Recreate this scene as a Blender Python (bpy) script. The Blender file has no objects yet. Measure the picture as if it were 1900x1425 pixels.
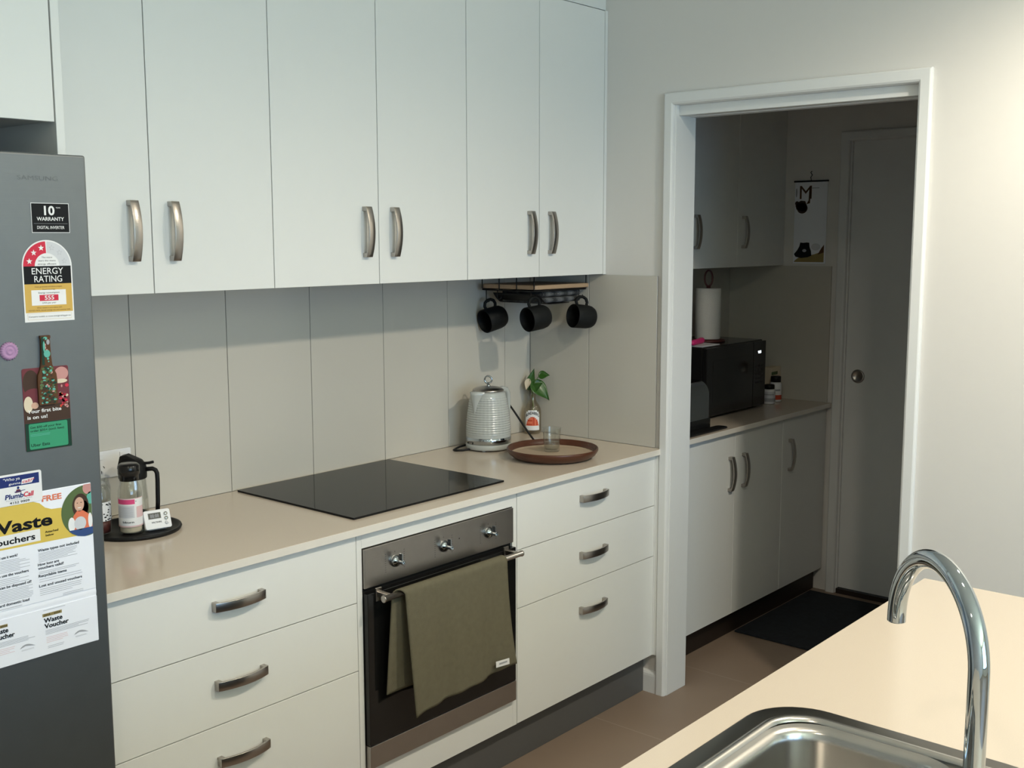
import bpy, bmesh, math, random
from mathutils import Vector, Matrix
random.seed(4)
SC = bpy.context.scene
COL = SC.collection
PI = math.pi

# ------------------------------------------------------------------ camera
cam_d = bpy.data.cameras.new('camera'); cam = bpy.data.objects.new('camera', cam_d); COL.objects.link(cam)
yaw, pitch, roll, FPX = 0.86230, -0.13052, -0.00180, 2062.844
fw = Vector((math.sin(yaw) * math.cos(pitch), math.cos(yaw) * math.cos(pitch), math.sin(pitch)))
rt = Vector((math.cos(yaw), -math.sin(yaw), 0)); up = rt.cross(fw)
r1 = rt * math.cos(roll) + up * math.sin(roll); u1 = -rt * math.sin(roll) + up * math.cos(roll)
M = Matrix((r1, u1, -fw)).transposed().to_4x4(); M.translation = (-3.2627, -2.7055, 1.6344)
cam.matrix_world = M
cam_d.sensor_width = 36; cam_d.lens = FPX / 1900 * 36; cam_d.clip_start = 0.02
SC.camera = cam
# ------------------------------------------------------------------ exposure, world, lights
SC.view_settings.view_transform = 'Standard'; SC.view_settings.look = 'None'
SC.view_settings.gamma = 1; SC.view_settings.use_curve_mapping = False
SC.view_settings.exposure = -0.04
W = bpy.data.worlds.new('world'); SC.world = W; W.use_nodes = True
W.node_tree.nodes['Background'].inputs[0].default_value = (0.62, 0.80, 0.86, 1)
W.node_tree.nodes['Background'].inputs[1].default_value = 1.2
WARM = (1.0, 0.80, 0.60)

def spot(name, loc, e, color=WARM, size=165, blend=0.6, r=0.045):
    l = bpy.data.lights.new(name, 'SPOT'); l.energy = e; l.color = color; l.spot_size = math.radians(size)
    l.spot_blend = blend; l.shadow_soft_size = r
    o = bpy.data.objects.new(name, l); COL.objects.link(o); o.location = loc
    return o

def area(name, loc, rot, sx, sy, e, color):
    l = bpy.data.lights.new(name, 'AREA'); l.shape = 'RECTANGLE'; l.size = sx; l.size_y = sy; l.energy = e; l.color = color
    o = bpy.data.objects.new(name, l); COL.objects.link(o); o.location = loc; o.rotation_euler = rot
    return o
for x, y, e, c in [(-3.35, -2.40, 24.0, (1.0, 0.833, 0.667)), (-1.85, -2.40, 52.0, (1.0, 0.865, 0.702)), (-0.72, -2.40, 93.0, (1.0, 0.903, 0.731))]:
    spot('ceiling_downlight', (x, y, 2.585), e, c)
area('window_daylight', (-2.9, -6.35, 1.45), (PI / 2, 0, 0), 2.6, 1.7, 80.0, (0.362, 0.625, 1.0))
area('ceiling_bounce_fill', (-2.9, -6.30, 1.0), (PI / 2 + math.radians(62), 0, 0), 2.6, 1.0, 109.0, (0.872, 1.0, 0.697)).data.spread = math.radians(120)  # added fill lamp, tilted up to brighten the room off the ceiling

# ------------------------------------------------------------------ materials
def mat(name, col, rough=0.5, metal=0.0, var=0.03, scale=30.0, bump=0.0, bscale=200.0, spec=0.5, coat=0.0,
        trans=0.0, ior=1.45, emit=None, estr=0.0, aniso=0.0):
    m = bpy.data.materials.new(name); m.use_nodes = True
    nt = m.node_tree; b = nt.nodes['Principled BSDF']
    b.inputs['Roughness'].default_value = rough; b.inputs['Metallic'].default_value = metal
    b.inputs['Specular IOR Level'].default_value = spec; b.inputs['Coat Weight'].default_value = coat
    b.inputs['Transmission Weight'].default_value = trans; b.inputs['IOR'].default_value = ior
    tc = nt.nodes.new('ShaderNodeTexCoord')
    n = nt.nodes.new('ShaderNodeTexNoise'); n.inputs['Scale'].default_value = scale; n.inputs['Detail'].default_value = 3
    nt.links.new(tc.outputs['Object'], n.inputs['Vector'])
    mx = nt.nodes.new('ShaderNodeMix'); mx.data_type = 'RGBA'
    mx.inputs[6].default_value = (*[min(1, c * (1 - var)) for c in col], 1)
    mx.inputs[7].default_value = (*[min(1, c * (1 + var)) for c in col], 1)
    nt.links.new(n.outputs['Fac'], mx.inputs[0]); nt.links.new(mx.outputs[2], b.inputs['Base Color'])
    if bump:
        n2 = nt.nodes.new('ShaderNodeTexNoise'); n2.inputs['Scale'].default_value = bscale; n2.inputs['Detail'].default_value = 2
        nt.links.new(tc.outputs['Object'], n2.inputs['Vector'])
        bp = nt.nodes.new('ShaderNodeBump'); bp.inputs['Strength'].default_value = bump; bp.inputs['Distance'].default_value = 0.002
        nt.links.new(n2.outputs['Fac'], bp.inputs['Height']); nt.links.new(bp.outputs['Normal'], b.inputs['Normal'])
    if emit:
        b.inputs['Emission Color'].default_value = (*emit, 1); b.inputs['Emission Strength'].default_value = estr
    return m

def thin_glass(name, tint=(0.97, 0.98, 0.97), rough=0.01, ior=1.5):
    m = bpy.data.materials.new(name); m.use_nodes = True; nt = m.node_tree
    for n in list(nt.nodes):
        if n.type != 'OUTPUT_MATERIAL': nt.nodes.remove(n)
    out = nt.nodes['Material Output']
    tr = nt.nodes.new('ShaderNodeBsdfTransparent'); gl = nt.nodes.new('ShaderNodeBsdfGlossy'); gl.inputs['Roughness'].default_value = rough
    lw = nt.nodes.new('ShaderNodeLayerWeight'); lw.inputs['Blend'].default_value = 0.5
    pw = nt.nodes.new('ShaderNodeMath'); pw.operation = 'POWER'; pw.inputs[1].default_value = 4.0; nt.links.new(lw.outputs['Facing'], pw.inputs[0])
    fr = nt.nodes.new('ShaderNodeMath'); fr.operation = 'MULTIPLY_ADD'; fr.inputs[1].default_value = 0.75; fr.inputs[2].default_value = ((ior - 1) / (ior + 1)) ** 2 * 2.6
    nt.links.new(pw.outputs[0], fr.inputs[0])
    tc = nt.nodes.new('ShaderNodeTexCoord'); no = nt.nodes.new('ShaderNodeTexNoise'); no.inputs['Scale'].default_value = 12
    mc = nt.nodes.new('ShaderNodeMix'); mc.data_type = 'RGBA'; mc.inputs[6].default_value = (*tint, 1); mc.inputs[7].default_value = (*[min(1, c * 1.02) for c in tint], 1)
    nt.links.new(tc.outputs['Object'], no.inputs['Vector']); nt.links.new(no.outputs['Fac'], mc.inputs[0]); nt.links.new(mc.outputs[2], tr.inputs['Color'])
    mx = nt.nodes.new('ShaderNodeMixShader'); nt.links.new(fr.outputs[0], mx.inputs[0]); nt.links.new(tr.outputs[0], mx.inputs[1]); nt.links.new(gl.outputs[0], mx.inputs[2])
    nt.links.new(mx.outputs[0], out.inputs['Surface'])
    return m

def brushed(name, col, rough, axis, strength=0.25, metal=1.0, scale=400):
    m = mat(name, col, rough, metal, var=0.05)
    nt = m.node_tree; b = nt.nodes['Principled BSDF']
    tc = nt.nodes.new('ShaderNodeTexCoord'); mp = nt.nodes.new('ShaderNodeMapping')
    s = [scale] * 3; s[axis] = 4; mp.inputs['Scale'].default_value = s
    n = nt.nodes.new('ShaderNodeTexNoise'); n.inputs['Scale'].default_value = 1.0
    nt.links.new(tc.outputs['Object'], mp.inputs['Vector']); nt.links.new(mp.outputs['Vector'], n.inputs['Vector'])
    bp = nt.nodes.new('ShaderNodeBump'); bp.inputs['Strength'].default_value = strength; bp.inputs['Distance'].default_value = 0.0005
    nt.links.new(n.outputs['Fac'], bp.inputs['Height']); nt.links.new(bp.outputs['Normal'], b.inputs['Normal'])
    return m

def tile_floor():
    m = mat('floor_tile', (0.27, 0.20, 0.15), 0.42, var=0.06, scale=6, bump=0.05, bscale=60)
    nt = m.node_tree; b = nt.nodes['Principled BSDF']
    g = nt.nodes.new('ShaderNodeNewGeometry'); mp = nt.nodes.new('ShaderNodeMapping')
    mp.inputs['Location'].default_value = (-0.287, 0.29, 0)
    nt.links.new(g.outputs['Position'], mp.inputs['Vector'])
    br = nt.nodes.new('ShaderNodeTexBrick'); br.offset = 0.0; br.inputs['Scale'].default_value = 1.0
    br.inputs['Brick Width'].default_value = 0.6; br.inputs['Row Height'].default_value = 0.6
    br.inputs['Mortar Size'].default_value = 0.0022; br.inputs['Mortar Smooth'].default_value = 0.1
    nt.links.new(mp.outputs['Vector'], br.inputs['Vector'])
    old = b.inputs['Base Color'].links[0].from_socket
    mx = nt.nodes.new('ShaderNodeMix'); mx.data_type = 'RGBA'
    nt.links.new(br.outputs['Fac'], mx.inputs[0]); nt.links.new(old, mx.inputs[6]); mx.inputs[7].default_value = (0.345, 0.27, 0.21, 1)
    nt.links.new(mx.outputs[2], b.inputs['Base Color'])
    return m

X = {}
X['wall'] = mat('wall_paint', (0.72, 0.70, 0.665), 0.7, var=0.01, bump=0.04, bscale=300)
X['ceil'] = mat('ceiling_paint', (0.80, 0.80, 0.77), 0.8, var=0.01)
X['trimw'] = mat('gloss_trim_paint', (0.76, 0.77, 0.76), 0.32, var=0.01)
X['cab'] = mat('white_laminate', (0.765, 0.772, 0.748), 0.38, var=0.01, bump=0.03, bscale=500)
X['islandcab'] = mat('charcoal_laminate', (0.07, 0.07, 0.068), 0.45, var=0.02)
X['carcass'] = mat('cabinet_carcass', (0.55, 0.55, 0.54), 0.5, var=0.01)
X['tile'] = mat('splashback_tile', (0.56, 0.535, 0.475), 0.12, var=0.02, scale=4, bump=0.012, bscale=14)
X['grout'] = mat('grout', (0.20, 0.19, 0.17), 0.8)
X['stone'] = mat('benchtop_stone', (0.61, 0.53, 0.44), 0.16, var=0.05, scale=500)
X['litedge'] = mat('stone_lit_edge', (0.74, 0.70, 0.63), 0.3)  # stone lightened to paint in the light on the front edges
X['floor'] = tile_floor()
X['kick'] = mat('grey_kickboard', (0.10, 0.10, 0.098), 0.42)
X['nickel'] = brushed('brushed_nickel', (0.42, 0.39, 0.36), 0.28, 0, 0.15)
X['chrome'] = mat('chrome', (0.45, 0.49, 0.52), 0.04, 1.0, var=0.0)
X['steel'] = brushed('brushed_steel', (0.40, 0.375, 0.35), 0.33, 0, 0.2)
X['sinksteel'] = brushed('sink_steel', (0.55, 0.53, 0.50), 0.24, 0, 0.12)
X['sinkflange'] = brushed('sink_flange_steel', (0.16, 0.155, 0.14), 0.30, 0, 0.1)
X['fridgelogo'] = mat('logo_grey', (0.12, 0.132, 0.14), 0.45)
X['fridge'] = brushed('fridge_steel', (0.180, 0.196, 0.205), 0.42, 0, 0.15, metal=0.85)
X['fridgedark'] = mat('fridge_side', (0.10, 0.10, 0.105), 0.5)
X['blackglass'] = mat('black_glass', (0.010, 0.010, 0.010), 0.05, var=0.0, spec=0.15)
X['blackoven'] = mat('black_oven_glass', (0.008, 0.008, 0.008), 0.09, var=0.0)
X['black'] = mat('matt_black', (0.008, 0.008, 0.008), 0.5, spec=0.3)
X['blackgloss'] = mat('gloss_black_plastic', (0.010, 0.010, 0.010), 0.18)
X['mug'] = mat('charcoal_stoneware', (0.008, 0.009, 0.009), 0.6, var=0.2, scale=300, spec=0.2)
X['kettle'] = mat('pale_grey_enamel', (0.45, 0.47, 0.45), 0.09, var=0.01, coat=0.4)
X['wood'] = mat('light_timber', (0.42, 0.29, 0.18), 0.5, var=0.15, scale=25)
X['traywood'] = mat('brown_tray_wood', (0.085, 0.030, 0.015), 0.32, var=0.3, scale=30)
X['trayin'] = mat('tray_inlay', (0.46, 0.36, 0.26), 0.38, var=0.12, scale=9)
X['towel'] = mat('olive_towel', (0.165, 0.150, 0.102), 0.95, var=0.12, scale=60, bump=0.8, bscale=900, spec=0.1)
X['cloth'] = mat('charcoal_cloth', (0.060, 0.062, 0.064), 0.95, var=0.2, bump=0.5, bscale=600, spec=0.1)
X['glass'] = thin_glass('clear_glass', (0.96, 0.97, 0.96))
X['water'] = thin_glass('water', (0.93, 0.95, 0.94), 0.02, 1.33)
X['amber'] = thin_glass('pale_amber_glass', (0.90, 0.86, 0.78), 0.02, 1.5)
X['white'] = mat('white_plastic', (0.80, 0.81, 0.82), 0.35, var=0.01)
X['paper'] = mat('white_paper', (0.84, 0.86, 0.92), 0.6, var=0.01)
X['papertowel'] = mat('paper_towel', (0.75, 0.73, 0.69), 0.95, var=0.03, bump=0.6, bscale=250)
_c = X['cloth'].node_tree; _b = _c.nodes['Principled BSDF']; _w = _c.nodes.new('ShaderNodeTexWave'); _w.bands_direction = 'X'; _w.inputs['Scale'].default_value = 38; _w.inputs['Distortion'].default_value = 1.2
_t = _c.nodes.new('ShaderNodeTexCoord'); _c.links.new(_t.outputs['Object'], _w.inputs['Vector']); _m = _c.nodes.new('ShaderNodeMix'); _m.data_type = 'RGBA'
_m.inputs[6].default_value = (.02, .021, .022, 1); _m.inputs[7].default_value = (.17, .175, .18, 1); _c.links.new(_w.outputs['Fac'], _m.inputs[0]); _c.links.new(_m.outputs[2], _b.inputs['Base Color'])
X['rug'] = mat('dark_blue_mat', (0.014, 0.018, 0.024), 1.0, var=0.6, scale=50, bump=1.0, bscale=500)
X['leaf'] = mat('pothos_leaf', (0.034, 0.105, 0.016), 0.30, var=0.35, scale=40)
X['stem'] = mat('green_stem', (0.16, 0.26, 0.07), 0.5)
X['pink'] = mat('pink_silicone', (0.72, 0.03, 0.20), 0.45)
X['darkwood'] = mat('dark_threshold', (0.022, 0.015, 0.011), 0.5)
X['redwood'] = mat('dark_red_wood', (0.10, 0.025, 0.022), 0.45)
X['keygrey'] = mat('keypad_grey', (0.04, 0.04, 0.04), 0.9)  # dark grey of the microwave keys
for k, c in dict(ink=(0.006, 0.007, 0.009), iwhite=(0.80, 0.80, 0.80), ired=(0.60, 0.035, 0.07), iyel=(0.68, 0.50, 0.10),
                 igold=(0.62, 0.40, 0.10), igrey=(0.36, 0.37, 0.40), ilight=(0.60, 0.61, 0.64), inavy=(0.02, 0.035, 0.16),
                 iorange=(0.72, 0.19, 0.10), itan=(0.32, 0.25, 0.10), igreen=(0.045, 0.30, 0.16), idkgreen=(0.012, 0.045, 0.03),
                 iskin=(0.62, 0.38, 0.28), ihair=(0.06, 0.035, 0.025), ileaf=(0.10, 0.15, 0.06), imaroon=(0.16, 0.04, 0.05),
                 ipink=(0.70, 0.08, 0.22), ipinkl=(0.72, 0.50, 0.50), iteal=(0.12, 0.42, 0.34), ipurple=(0.42, 0.25, 0.42),
                 ibrown=(0.10, 0.045, 0.02), iblush=(0.55, 0.28, 0.26), icream=(0.70, 0.60, 0.45), iblue=(0.04, 0.08, 0.22),
                 ilcd=(0.12, 0.12, 0.10), itomato=(0.55, 0.08, 0.04)).items():
    X[k] = mat('ink_' + k, c, 0.55, var=0.02, spec=0.22)
X['led'] = mat('lit_clock_digits', (0.9, 0.95, 1.0), 0.4, emit=(0.85, 0.95, 1.0), estr=3.0)
X['foil'] = mat('silver_foil', (0.7, 0.72, 0.7), 0.2, 1.0)

# ------------------------------------------------------------------ mesh builder
_tc = {}
def text_data(s, bold):
    k = (s, bold)
    if k not in _tc:
        c = bpy.data.curves.new('t', 'FONT'); c.body = s; c.size = 1.0; c.resolution_u = 3
        if bold: c.offset = 0.018 * bold
        o = bpy.data.objects.new('t', c); COL.objects.link(o)
        dg = bpy.context.evaluated_depsgraph_get(); me = bpy.data.meshes.new_from_object(o.evaluated_get(dg))
        vs = [v.co[:2] for v in me.vertices]; fs = [tuple(p.vertices) for p in me.polygons]
        bpy.data.objects.remove(o); bpy.data.curves.remove(c); bpy.data.meshes.remove(me)
        xs = [v[0] for v in vs]; x0, x1 = min(xs), max(xs)
        _tc[k] = ([((v[0] - x0) / (x1 - x0), v[1] / 0.70) for v in vs], fs)
    return _tc[k]

class MB:
    def __init__(s): s.v = []; s.f = []; s.m = []; s.sm = []; s.mats = []
    def mi(s, m):
        if m not in s.mats: s.mats.append(m)
        return s.mats.index(m)
    def add(s, vs, fs, m, smooth=False, T=None):
        o = len(s.v); i = s.mi(m)
        s.v += [tuple(T @ Vector(v)) if T else tuple(v) for v in vs]
        for f in fs: s.f.append(tuple(o + k for k in f)); s.m.append(i); s.sm.append(smooth)
        return s
    def box(s, x0, x1, y0, y1, z0, z1, m, T=None):
        if x0 > x1: x0, x1 = x1, x0
        if y0 > y1: y0, y1 = y1, y0
        if z0 > z1: z0, z1 = z1, z0
        v = [(x, y, z) for x in (x0, x1) for y in (y0, y1) for z in (z0, z1)]
        return s.add(v, [(0, 1, 3, 2), (4, 6, 7, 5), (0, 4, 5, 1), (2, 3, 7, 6), (0, 2, 6, 4), (1, 5, 7, 3)], m, False, T)
    def lathe(s, prof, m, c=(0, 0, 0), n=48, T=None, cap0=True, cap1=True, smooth=True, fn=None):
        vs = []; fs = []
        for j, (r, z) in enumerate(prof):
            for i in range(n):
                a = 2 * PI * i / n; rr = r * (fn(a, z) if fn else 1)
                vs.append((c[0] + rr * math.cos(a), c[1] + rr * math.sin(a), c[2] + z))
        for j in range(len(prof) - 1):
            for i in range(n):
                k = (i + 1) % n; fs.append((j * n + i, j * n + k, (j + 1) * n + k, (j + 1) * n + i))
        s.add(vs, fs, m, smooth, T)
        if cap0: s.add([vs[i] for i in range(n)], [tuple(range(n))[::-1]], m, False, T)
        if cap1: s.add([vs[(len(prof) - 1) * n + i] for i in range(n)], [tuple(range(n))], m, False, T)
        return s
    def tube(s, pts, r, m, n=10, T=None, caps=True, closed=False, rs=None):
        pts = [Vector(p) for p in pts]; N = len(pts); vs = []; fs = []
        t0 = (pts[1] - pts[0]).normalized(); a = t0.orthogonal().normalized()
        for j, p in enumerate(pts):
            if closed: t = (pts[(j + 1) % N] - pts[j - 1]).normalized()
            else: t = (pts[min(j + 1, N - 1)] - pts[max(j - 1, 0)]).normalized()
            a = (a - t * a.dot(t)).normalized(); b = t.cross(a); rr = rs[j] if rs else r
            for i in range(n):
                w = 2 * PI * i / n; vs.append(tuple(p + (a * math.cos(w) + b * math.sin(w)) * rr))
        for j in range(N if closed else N - 1):
            for i in range(n):
                k = (i + 1) % n; q = (j + 1) % N; fs.append((j * n + i, j * n + k, q * n + k, q * n + i))
        if caps and not closed: fs += [tuple(range(n))[::-1], tuple((N - 1) * n + i for i in range(n))]
        return s.add(vs, fs, m, True, T)
    def prism(s, poly, d0, d1, m, axis='z', T=None):
        n = len(poly)
        def P(a, b, d): return {'z': (a, b, d), 'y': (a, d, b), 'x': (d, a, b)}[axis]
        vs = [P(a, b, d0) for a, b in poly] + [P(a, b, d1) for a, b in poly]
        fs = [tuple(range(n)), tuple(range(2 * n - 1, n - 1, -1))] + [(i, (i + 1) % n, n + (i + 1) % n, n + i) for i in range(n)]
        return s.add(vs, fs, m, False, T)
    def grid(s, nu, nv, fn, m, smooth=True, T=None):
        vs = [fn(i / nu, j / nv) for j in range(nv + 1) for i in range(nu + 1)]
        fs = [(j * (nu + 1) + i, j * (nu + 1) + i + 1, (j + 1) * (nu + 1) + i + 1, (j + 1) * (nu + 1) + i) for j in range(nv) for i in range(nu)]
        return s.add(vs, fs, m, smooth, T)
    def build(s, name, parent=None, loc=None, bevel=0, seg=2, solid=0, fix=True):
        off = Vector((0, 0, 0))
        if parent is not None and loc is None:
            q = parent
            while q is not None: off += q.location; q = q.parent
        elif loc is not None: off = Vector(loc)
        me = bpy.data.meshes.new(name)
        me.from_pydata([tuple(Vector(v) - off) for v in s.v], [], s.f)
        for m in s.mats: me.materials.append(X[m])
        for p, i, sm in zip(me.polygons, s.m, s.sm): p.material_index = i; p.use_smooth = sm
        me.update()
        if fix:
            bm = bmesh.new(); bm.from_mesh(me); bmesh.ops.remove_doubles(bm, verts=bm.verts, dist=1e-6)
            bmesh.ops.recalc_face_normals(bm, faces=bm.faces); bm.to_mesh(me); bm.free()
        o = bpy.data.objects.new(name, me); COL.objects.link(o)
        if parent is not None: o.parent = parent
        elif loc is not None: o.location = loc
        if bevel:
            b = o.modifiers.new('bevel', 'BEVEL'); b.width = bevel; b.segments = seg; b.limit_method = 'ANGLE'; b.angle_limit = math.radians(40)
        if solid:
            b = o.modifiers.new('solid', 'SOLIDIFY'); b.thickness = solid; b.offset = 0
        return o

class Art:
    """flat printing on a plane: P + u*U + v*V, stacked layers along N"""
    def __init__(s, mb, P, U, V, N, step=0.00012): s.mb = mb; s.P = Vector(P); s.U = Vector(U); s.V = Vector(V); s.N = Vector(N); s.st = step
    def pt(s, u, v, l): return tuple(s.P + s.U * u + s.V * v + s.N * (s.st * l))
    def poly(s, pts, m, l): s.mb.add([s.pt(u, v, l) for u, v in pts], [tuple(range(len(pts)))], m)
    def rect(s, u0, u1, v0, v1, m, l): s.poly([(u0, v0), (u1, v0), (u1, v1), (u0, v1)], m, l)
    def ell(s, cu, cv, a, b, m, l, a0=0, a1=360, n=32, clip=None):
        p = [(cu + a * math.cos(math.radians(a0 + (a1 - a0) * i / n)), cv + b * math.sin(math.radians(a0 + (a1 - a0) * i / n))) for i in range(n + (a1 - a0 < 360))]
        if a1 - a0 < 360 and a1 - a0 != 180: p.append((cu, cv))
        if clip: p = [(min(max(x, clip[0]), clip[1]), min(max(y, clip[2]), clip[3])) for x, y in p]
        s.poly(p, m, l)
    def text(s, t, u, v, w, h, m, l, bold=0, sl=0.0):
        vs, fs = text_data(t, bold)
        s.mb.add([s.pt(u + a * w + sl * b * h, v + b * h, l) for a, b in vs], fs, m)
    def star(s, cu, cv, r, m, l):
        s.poly([(cu + (r if i % 2 == 0 else r * .42) * math.sin(i * PI / 5), cv + (r if i % 2 == 0 else r * .42) * math.cos(i * PI / 5)) for i in range(10)], m, l)
    def lines(s, u0, u1, v0, v1, n, m, l):
        for i in range(n):
            v = v0 + (v1 - v0) * (i / max(1, n - 1)); e = u1 - (u1 - u0) * random.choice([0, .04, .1, .02, .25])
            s.rect(u0, e, v - 0.00035, v + 0.00035, m, l)

def tag(o, label, cat, group=None, kind=None):
    o['label'] = label; o['category'] = cat
    if group: o['group'] = group
    if kind: o['kind'] = kind
    return o
def thing(name, loc, label, cat, group=None):
    o = bpy.data.objects.new(name, None); COL.objects.link(o); o.location = loc; o.empty_display_size = 0.05
    return tag(o, label, cat, group)
def struct(mb, name, **k):
    o = mb.build(name, **k); o['kind'] = 'structure'; return o
def arc(cx, cy, r, a0, a1, n=8): return [(cx + r * math.cos(math.radians(a0 + (a1 - a0) * i / n)), cy + r * math.sin(math.radians(a0 + (a1 - a0) * i / n))) for i in range(n + 1)]
def rrect(x0, x1, y0, y1, r, n=8):
    return arc(x1 - r, y0 + r, r, -90, 0, n) + arc(x1 - r, y1 - r, r, 0, 90, n) + arc(x0 + r, y1 - r, r, 90, 180, n) + arc(x0 + r, y0 + r, r, 180, 270, n)

# ================================================================== SETTING
CH = 2.62
struct(MB().box(-5.3, 1.75, -6.6, 0.12, -0.05, 0, 'floor'), 'floor')
struct(MB().box(-5.3, 1.75, -6.6, 0.12, CH, CH + 0.05, 'ceil'), 'ceiling')
struct(MB().box(-5.3, 1.75, 0, 0.12, 0, CH, 'wall'), 'wall_back')
struct(MB().box(-5.3, -5.18, -6.6, 0, 0, CH, 'wall'), 'wall_left')
struct(MB().box(-5.3, -4.4, -6.6, -6.48, 0, CH, 'wall').box(-1.4, 1.75, -6.6, -6.48, 0, CH, 'wall')
       .box(-4.4, -1.4, -6.6, -6.48, 0, 0.5, 'wall').box(-4.4, -1.4, -6.6, -6.48, 2.35, CH, 'wall'), 'wall_front')
wf = MB()
for a, b in ((-4.4, -4.34), (-2.93, -2.87), (-1.46, -1.4)): wf.box(a, b, -6.56, -6.52, 0.5, 2.35, 'black')
for a, b in ((0.5, 0.55), (2.30, 2.35)): wf.box(-4.4, -1.4, -6.56, -6.52, a, b, 'black')
struct(wf, 'window_1')
DY0, DY1 = -0.640, -1.456
struct(MB().box(0, 0.108, 0, DY0 + 0.022, 0, CH, 'wall').box(0, 0.108, DY1 - 0.022, -6.48, 0, CH, 'wall')
       .box(0, 0.108, DY0 + 0.022, DY1 - 0.022, 2.095, CH, 'wall'), 'wall_right')
struct(MB().box(1.508, 1.62, 0, -0.590, 0, CH, 'wall').box(1.508, 1.62, -1.424, -2.0, 0, CH, 'wall')
       .box(1.508, 1.62, -0.590, -1.424, 2.066, CH, 'wall'), 'wall_pantry_end')
struct(MB().box(0.108, 1.62, -1.9, -2.0, 0, CH, 'islandcab'), 'wall_pantry_side')
# door lining and architrave of the pantry opening
j = MB().box(-0.001, 0.125, DY0, DY0 + 0.021, 0, 2.09, 'trimw').box(-0.001, 0.125, DY1, DY1 - 0.021, 0, 2.09, 'trimw')
j.box(-0.001, 0.125, DY0, DY1, 2.076, 2.094, 'trimw').box(0.018, 0.060, DY0, DY1, 2.043, 2.076, 'trimw').box(0.085, 0.124, DY0, DY1, 2.043, 2.076, 'trimw')
struct(j, 'trim_door_lining', bevel=0.0015)
def bull(a, b, t, out):  # rounded casing profile from a to b, standing t proud of 0 towards -1
    return [(0, a), (out * t * .75, a), (out * t, a + (b - a) * .12), (out * t, b - (b - a) * .2), (out * t * .8, b - (b - a) * .06), (out * t * .4, b), (0, b)]
def casing(y_in, y_out, y2_in, y2_out, zi, zo, x, out, t):
    """mitred sweep of the rounded casing profile: up one jamb, across the head, down the other"""
    prof = [(0, 0), (.40, 0), (.80, .06), (1, .2), (1, .86), (.88, .97), (.72, 1), (0, 1)]
    vs = []; n = len(prof)
    for k in range(4):
        for q, f in prof:
            yy = y_in + (y_out - y_in) * f if k < 2 else y2_in + (y2_out - y2_in) * f
            vs.append((x + out * t * q, yy, 0 if k in (0, 3) else zi + (zo - zi) * f))
    fs = [(k * n + i, k * n + (i + 1) % n, (k + 1) * n + (i + 1) % n, (k + 1) * n + i) for k in range(3) for i in range(n)]
    fs += [tuple(range(n)), tuple(range(3 * n, 4 * n))]
    return MB().add(vs, fs, 'trimw')
struct(casing(-0.637, -0.600, -1.460, -1.499, 2.076, 2.116, 0, -1, 0.018), 'trim_door_architrave', bevel=0.001)
sk = [(0, 0), (-0.015, 0), (-0.015, 0.062), (-0.0135, 0.070), (-0.009, 0.076), (-0.003, 0.079), (0, 0.08)]
struct(MB().prism([(x, z) for x, z in sk], -0.52, -0.600, 'trimw', axis='y').prism([(x, z) for x, z in sk], -1.499, -6.48, 'trimw', axis='y'), 'baseboard_right')
# sliding door of the pantry
struct(casing(-0.592, -0.549, -1.42, -1.463, 2.055, 2.098, 1.508, -1, 0.018), 'trim_pantry_architrave')
struct(MB().box(1.5075, 1.60, -0.591, -0.599, 0, 2.054, 'trimw').box(1.5075, 1.60, -0.591, -1.423, 2.0545, 2.065, 'trimw'), 'trim_pantry_lining')
d = struct(MB().box(1.519, 1.555, -0.5992, -1.43, 0.025, 2.0543, 'trimw'), 'door_1')
hb = MB()
Tx = Matrix.Translation((1.519, -0.657, 1.015)) @ Matrix.Rotation(-PI / 2, 4, 'Y')
hb.lathe([(0.000, 0.001), (0.017, 0.001), (0.019, 0.003), (0.026, 0.0045), (0.030, 0.003), (0.031, 0)], 'nickel', T=Tx, n=40, cap0=False, cap1=False)
hb.build('door_pull', d)
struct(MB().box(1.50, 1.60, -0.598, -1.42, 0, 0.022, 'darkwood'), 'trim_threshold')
# splashback (tiled wall covering)
sp = MB().box(-2.145, -0.0, -0.006, 0, 0.9, 1.504, 'grout').box(-0.006, 0, -0.006, -0.570, 0.9, 1.503, 'grout')
js = [-2.145, -1.985, -1.680, -1.3754, -1.0700, -0.7650, -0.4600, -0.1550, -0.008]
for a, b in zip(js, js[1:]): sp.box(a + 0.0011, b - 0.0011, -0.008, -0.002, 0.9005, 1.504, 'tile')
for a, b in ((-0.008, -0.2858), (-0.2858, -0.580)): sp.box(-0.008, -0.002, a - 0.0011, b + 0.0011, 0.9005, 1.503, 'tile')
struct(sp, 'wall_splashback', bevel=0.0006, seg=1)
sp = MB().box(0.108, 1.508, -0.008, 0, 0.886, 1.505, 'tile').box(1.499, 1.508, -0.008, -0.5225, 0.886, 1.505, 'tile')
struct(sp, 'wall_pantry_splashback')

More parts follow.
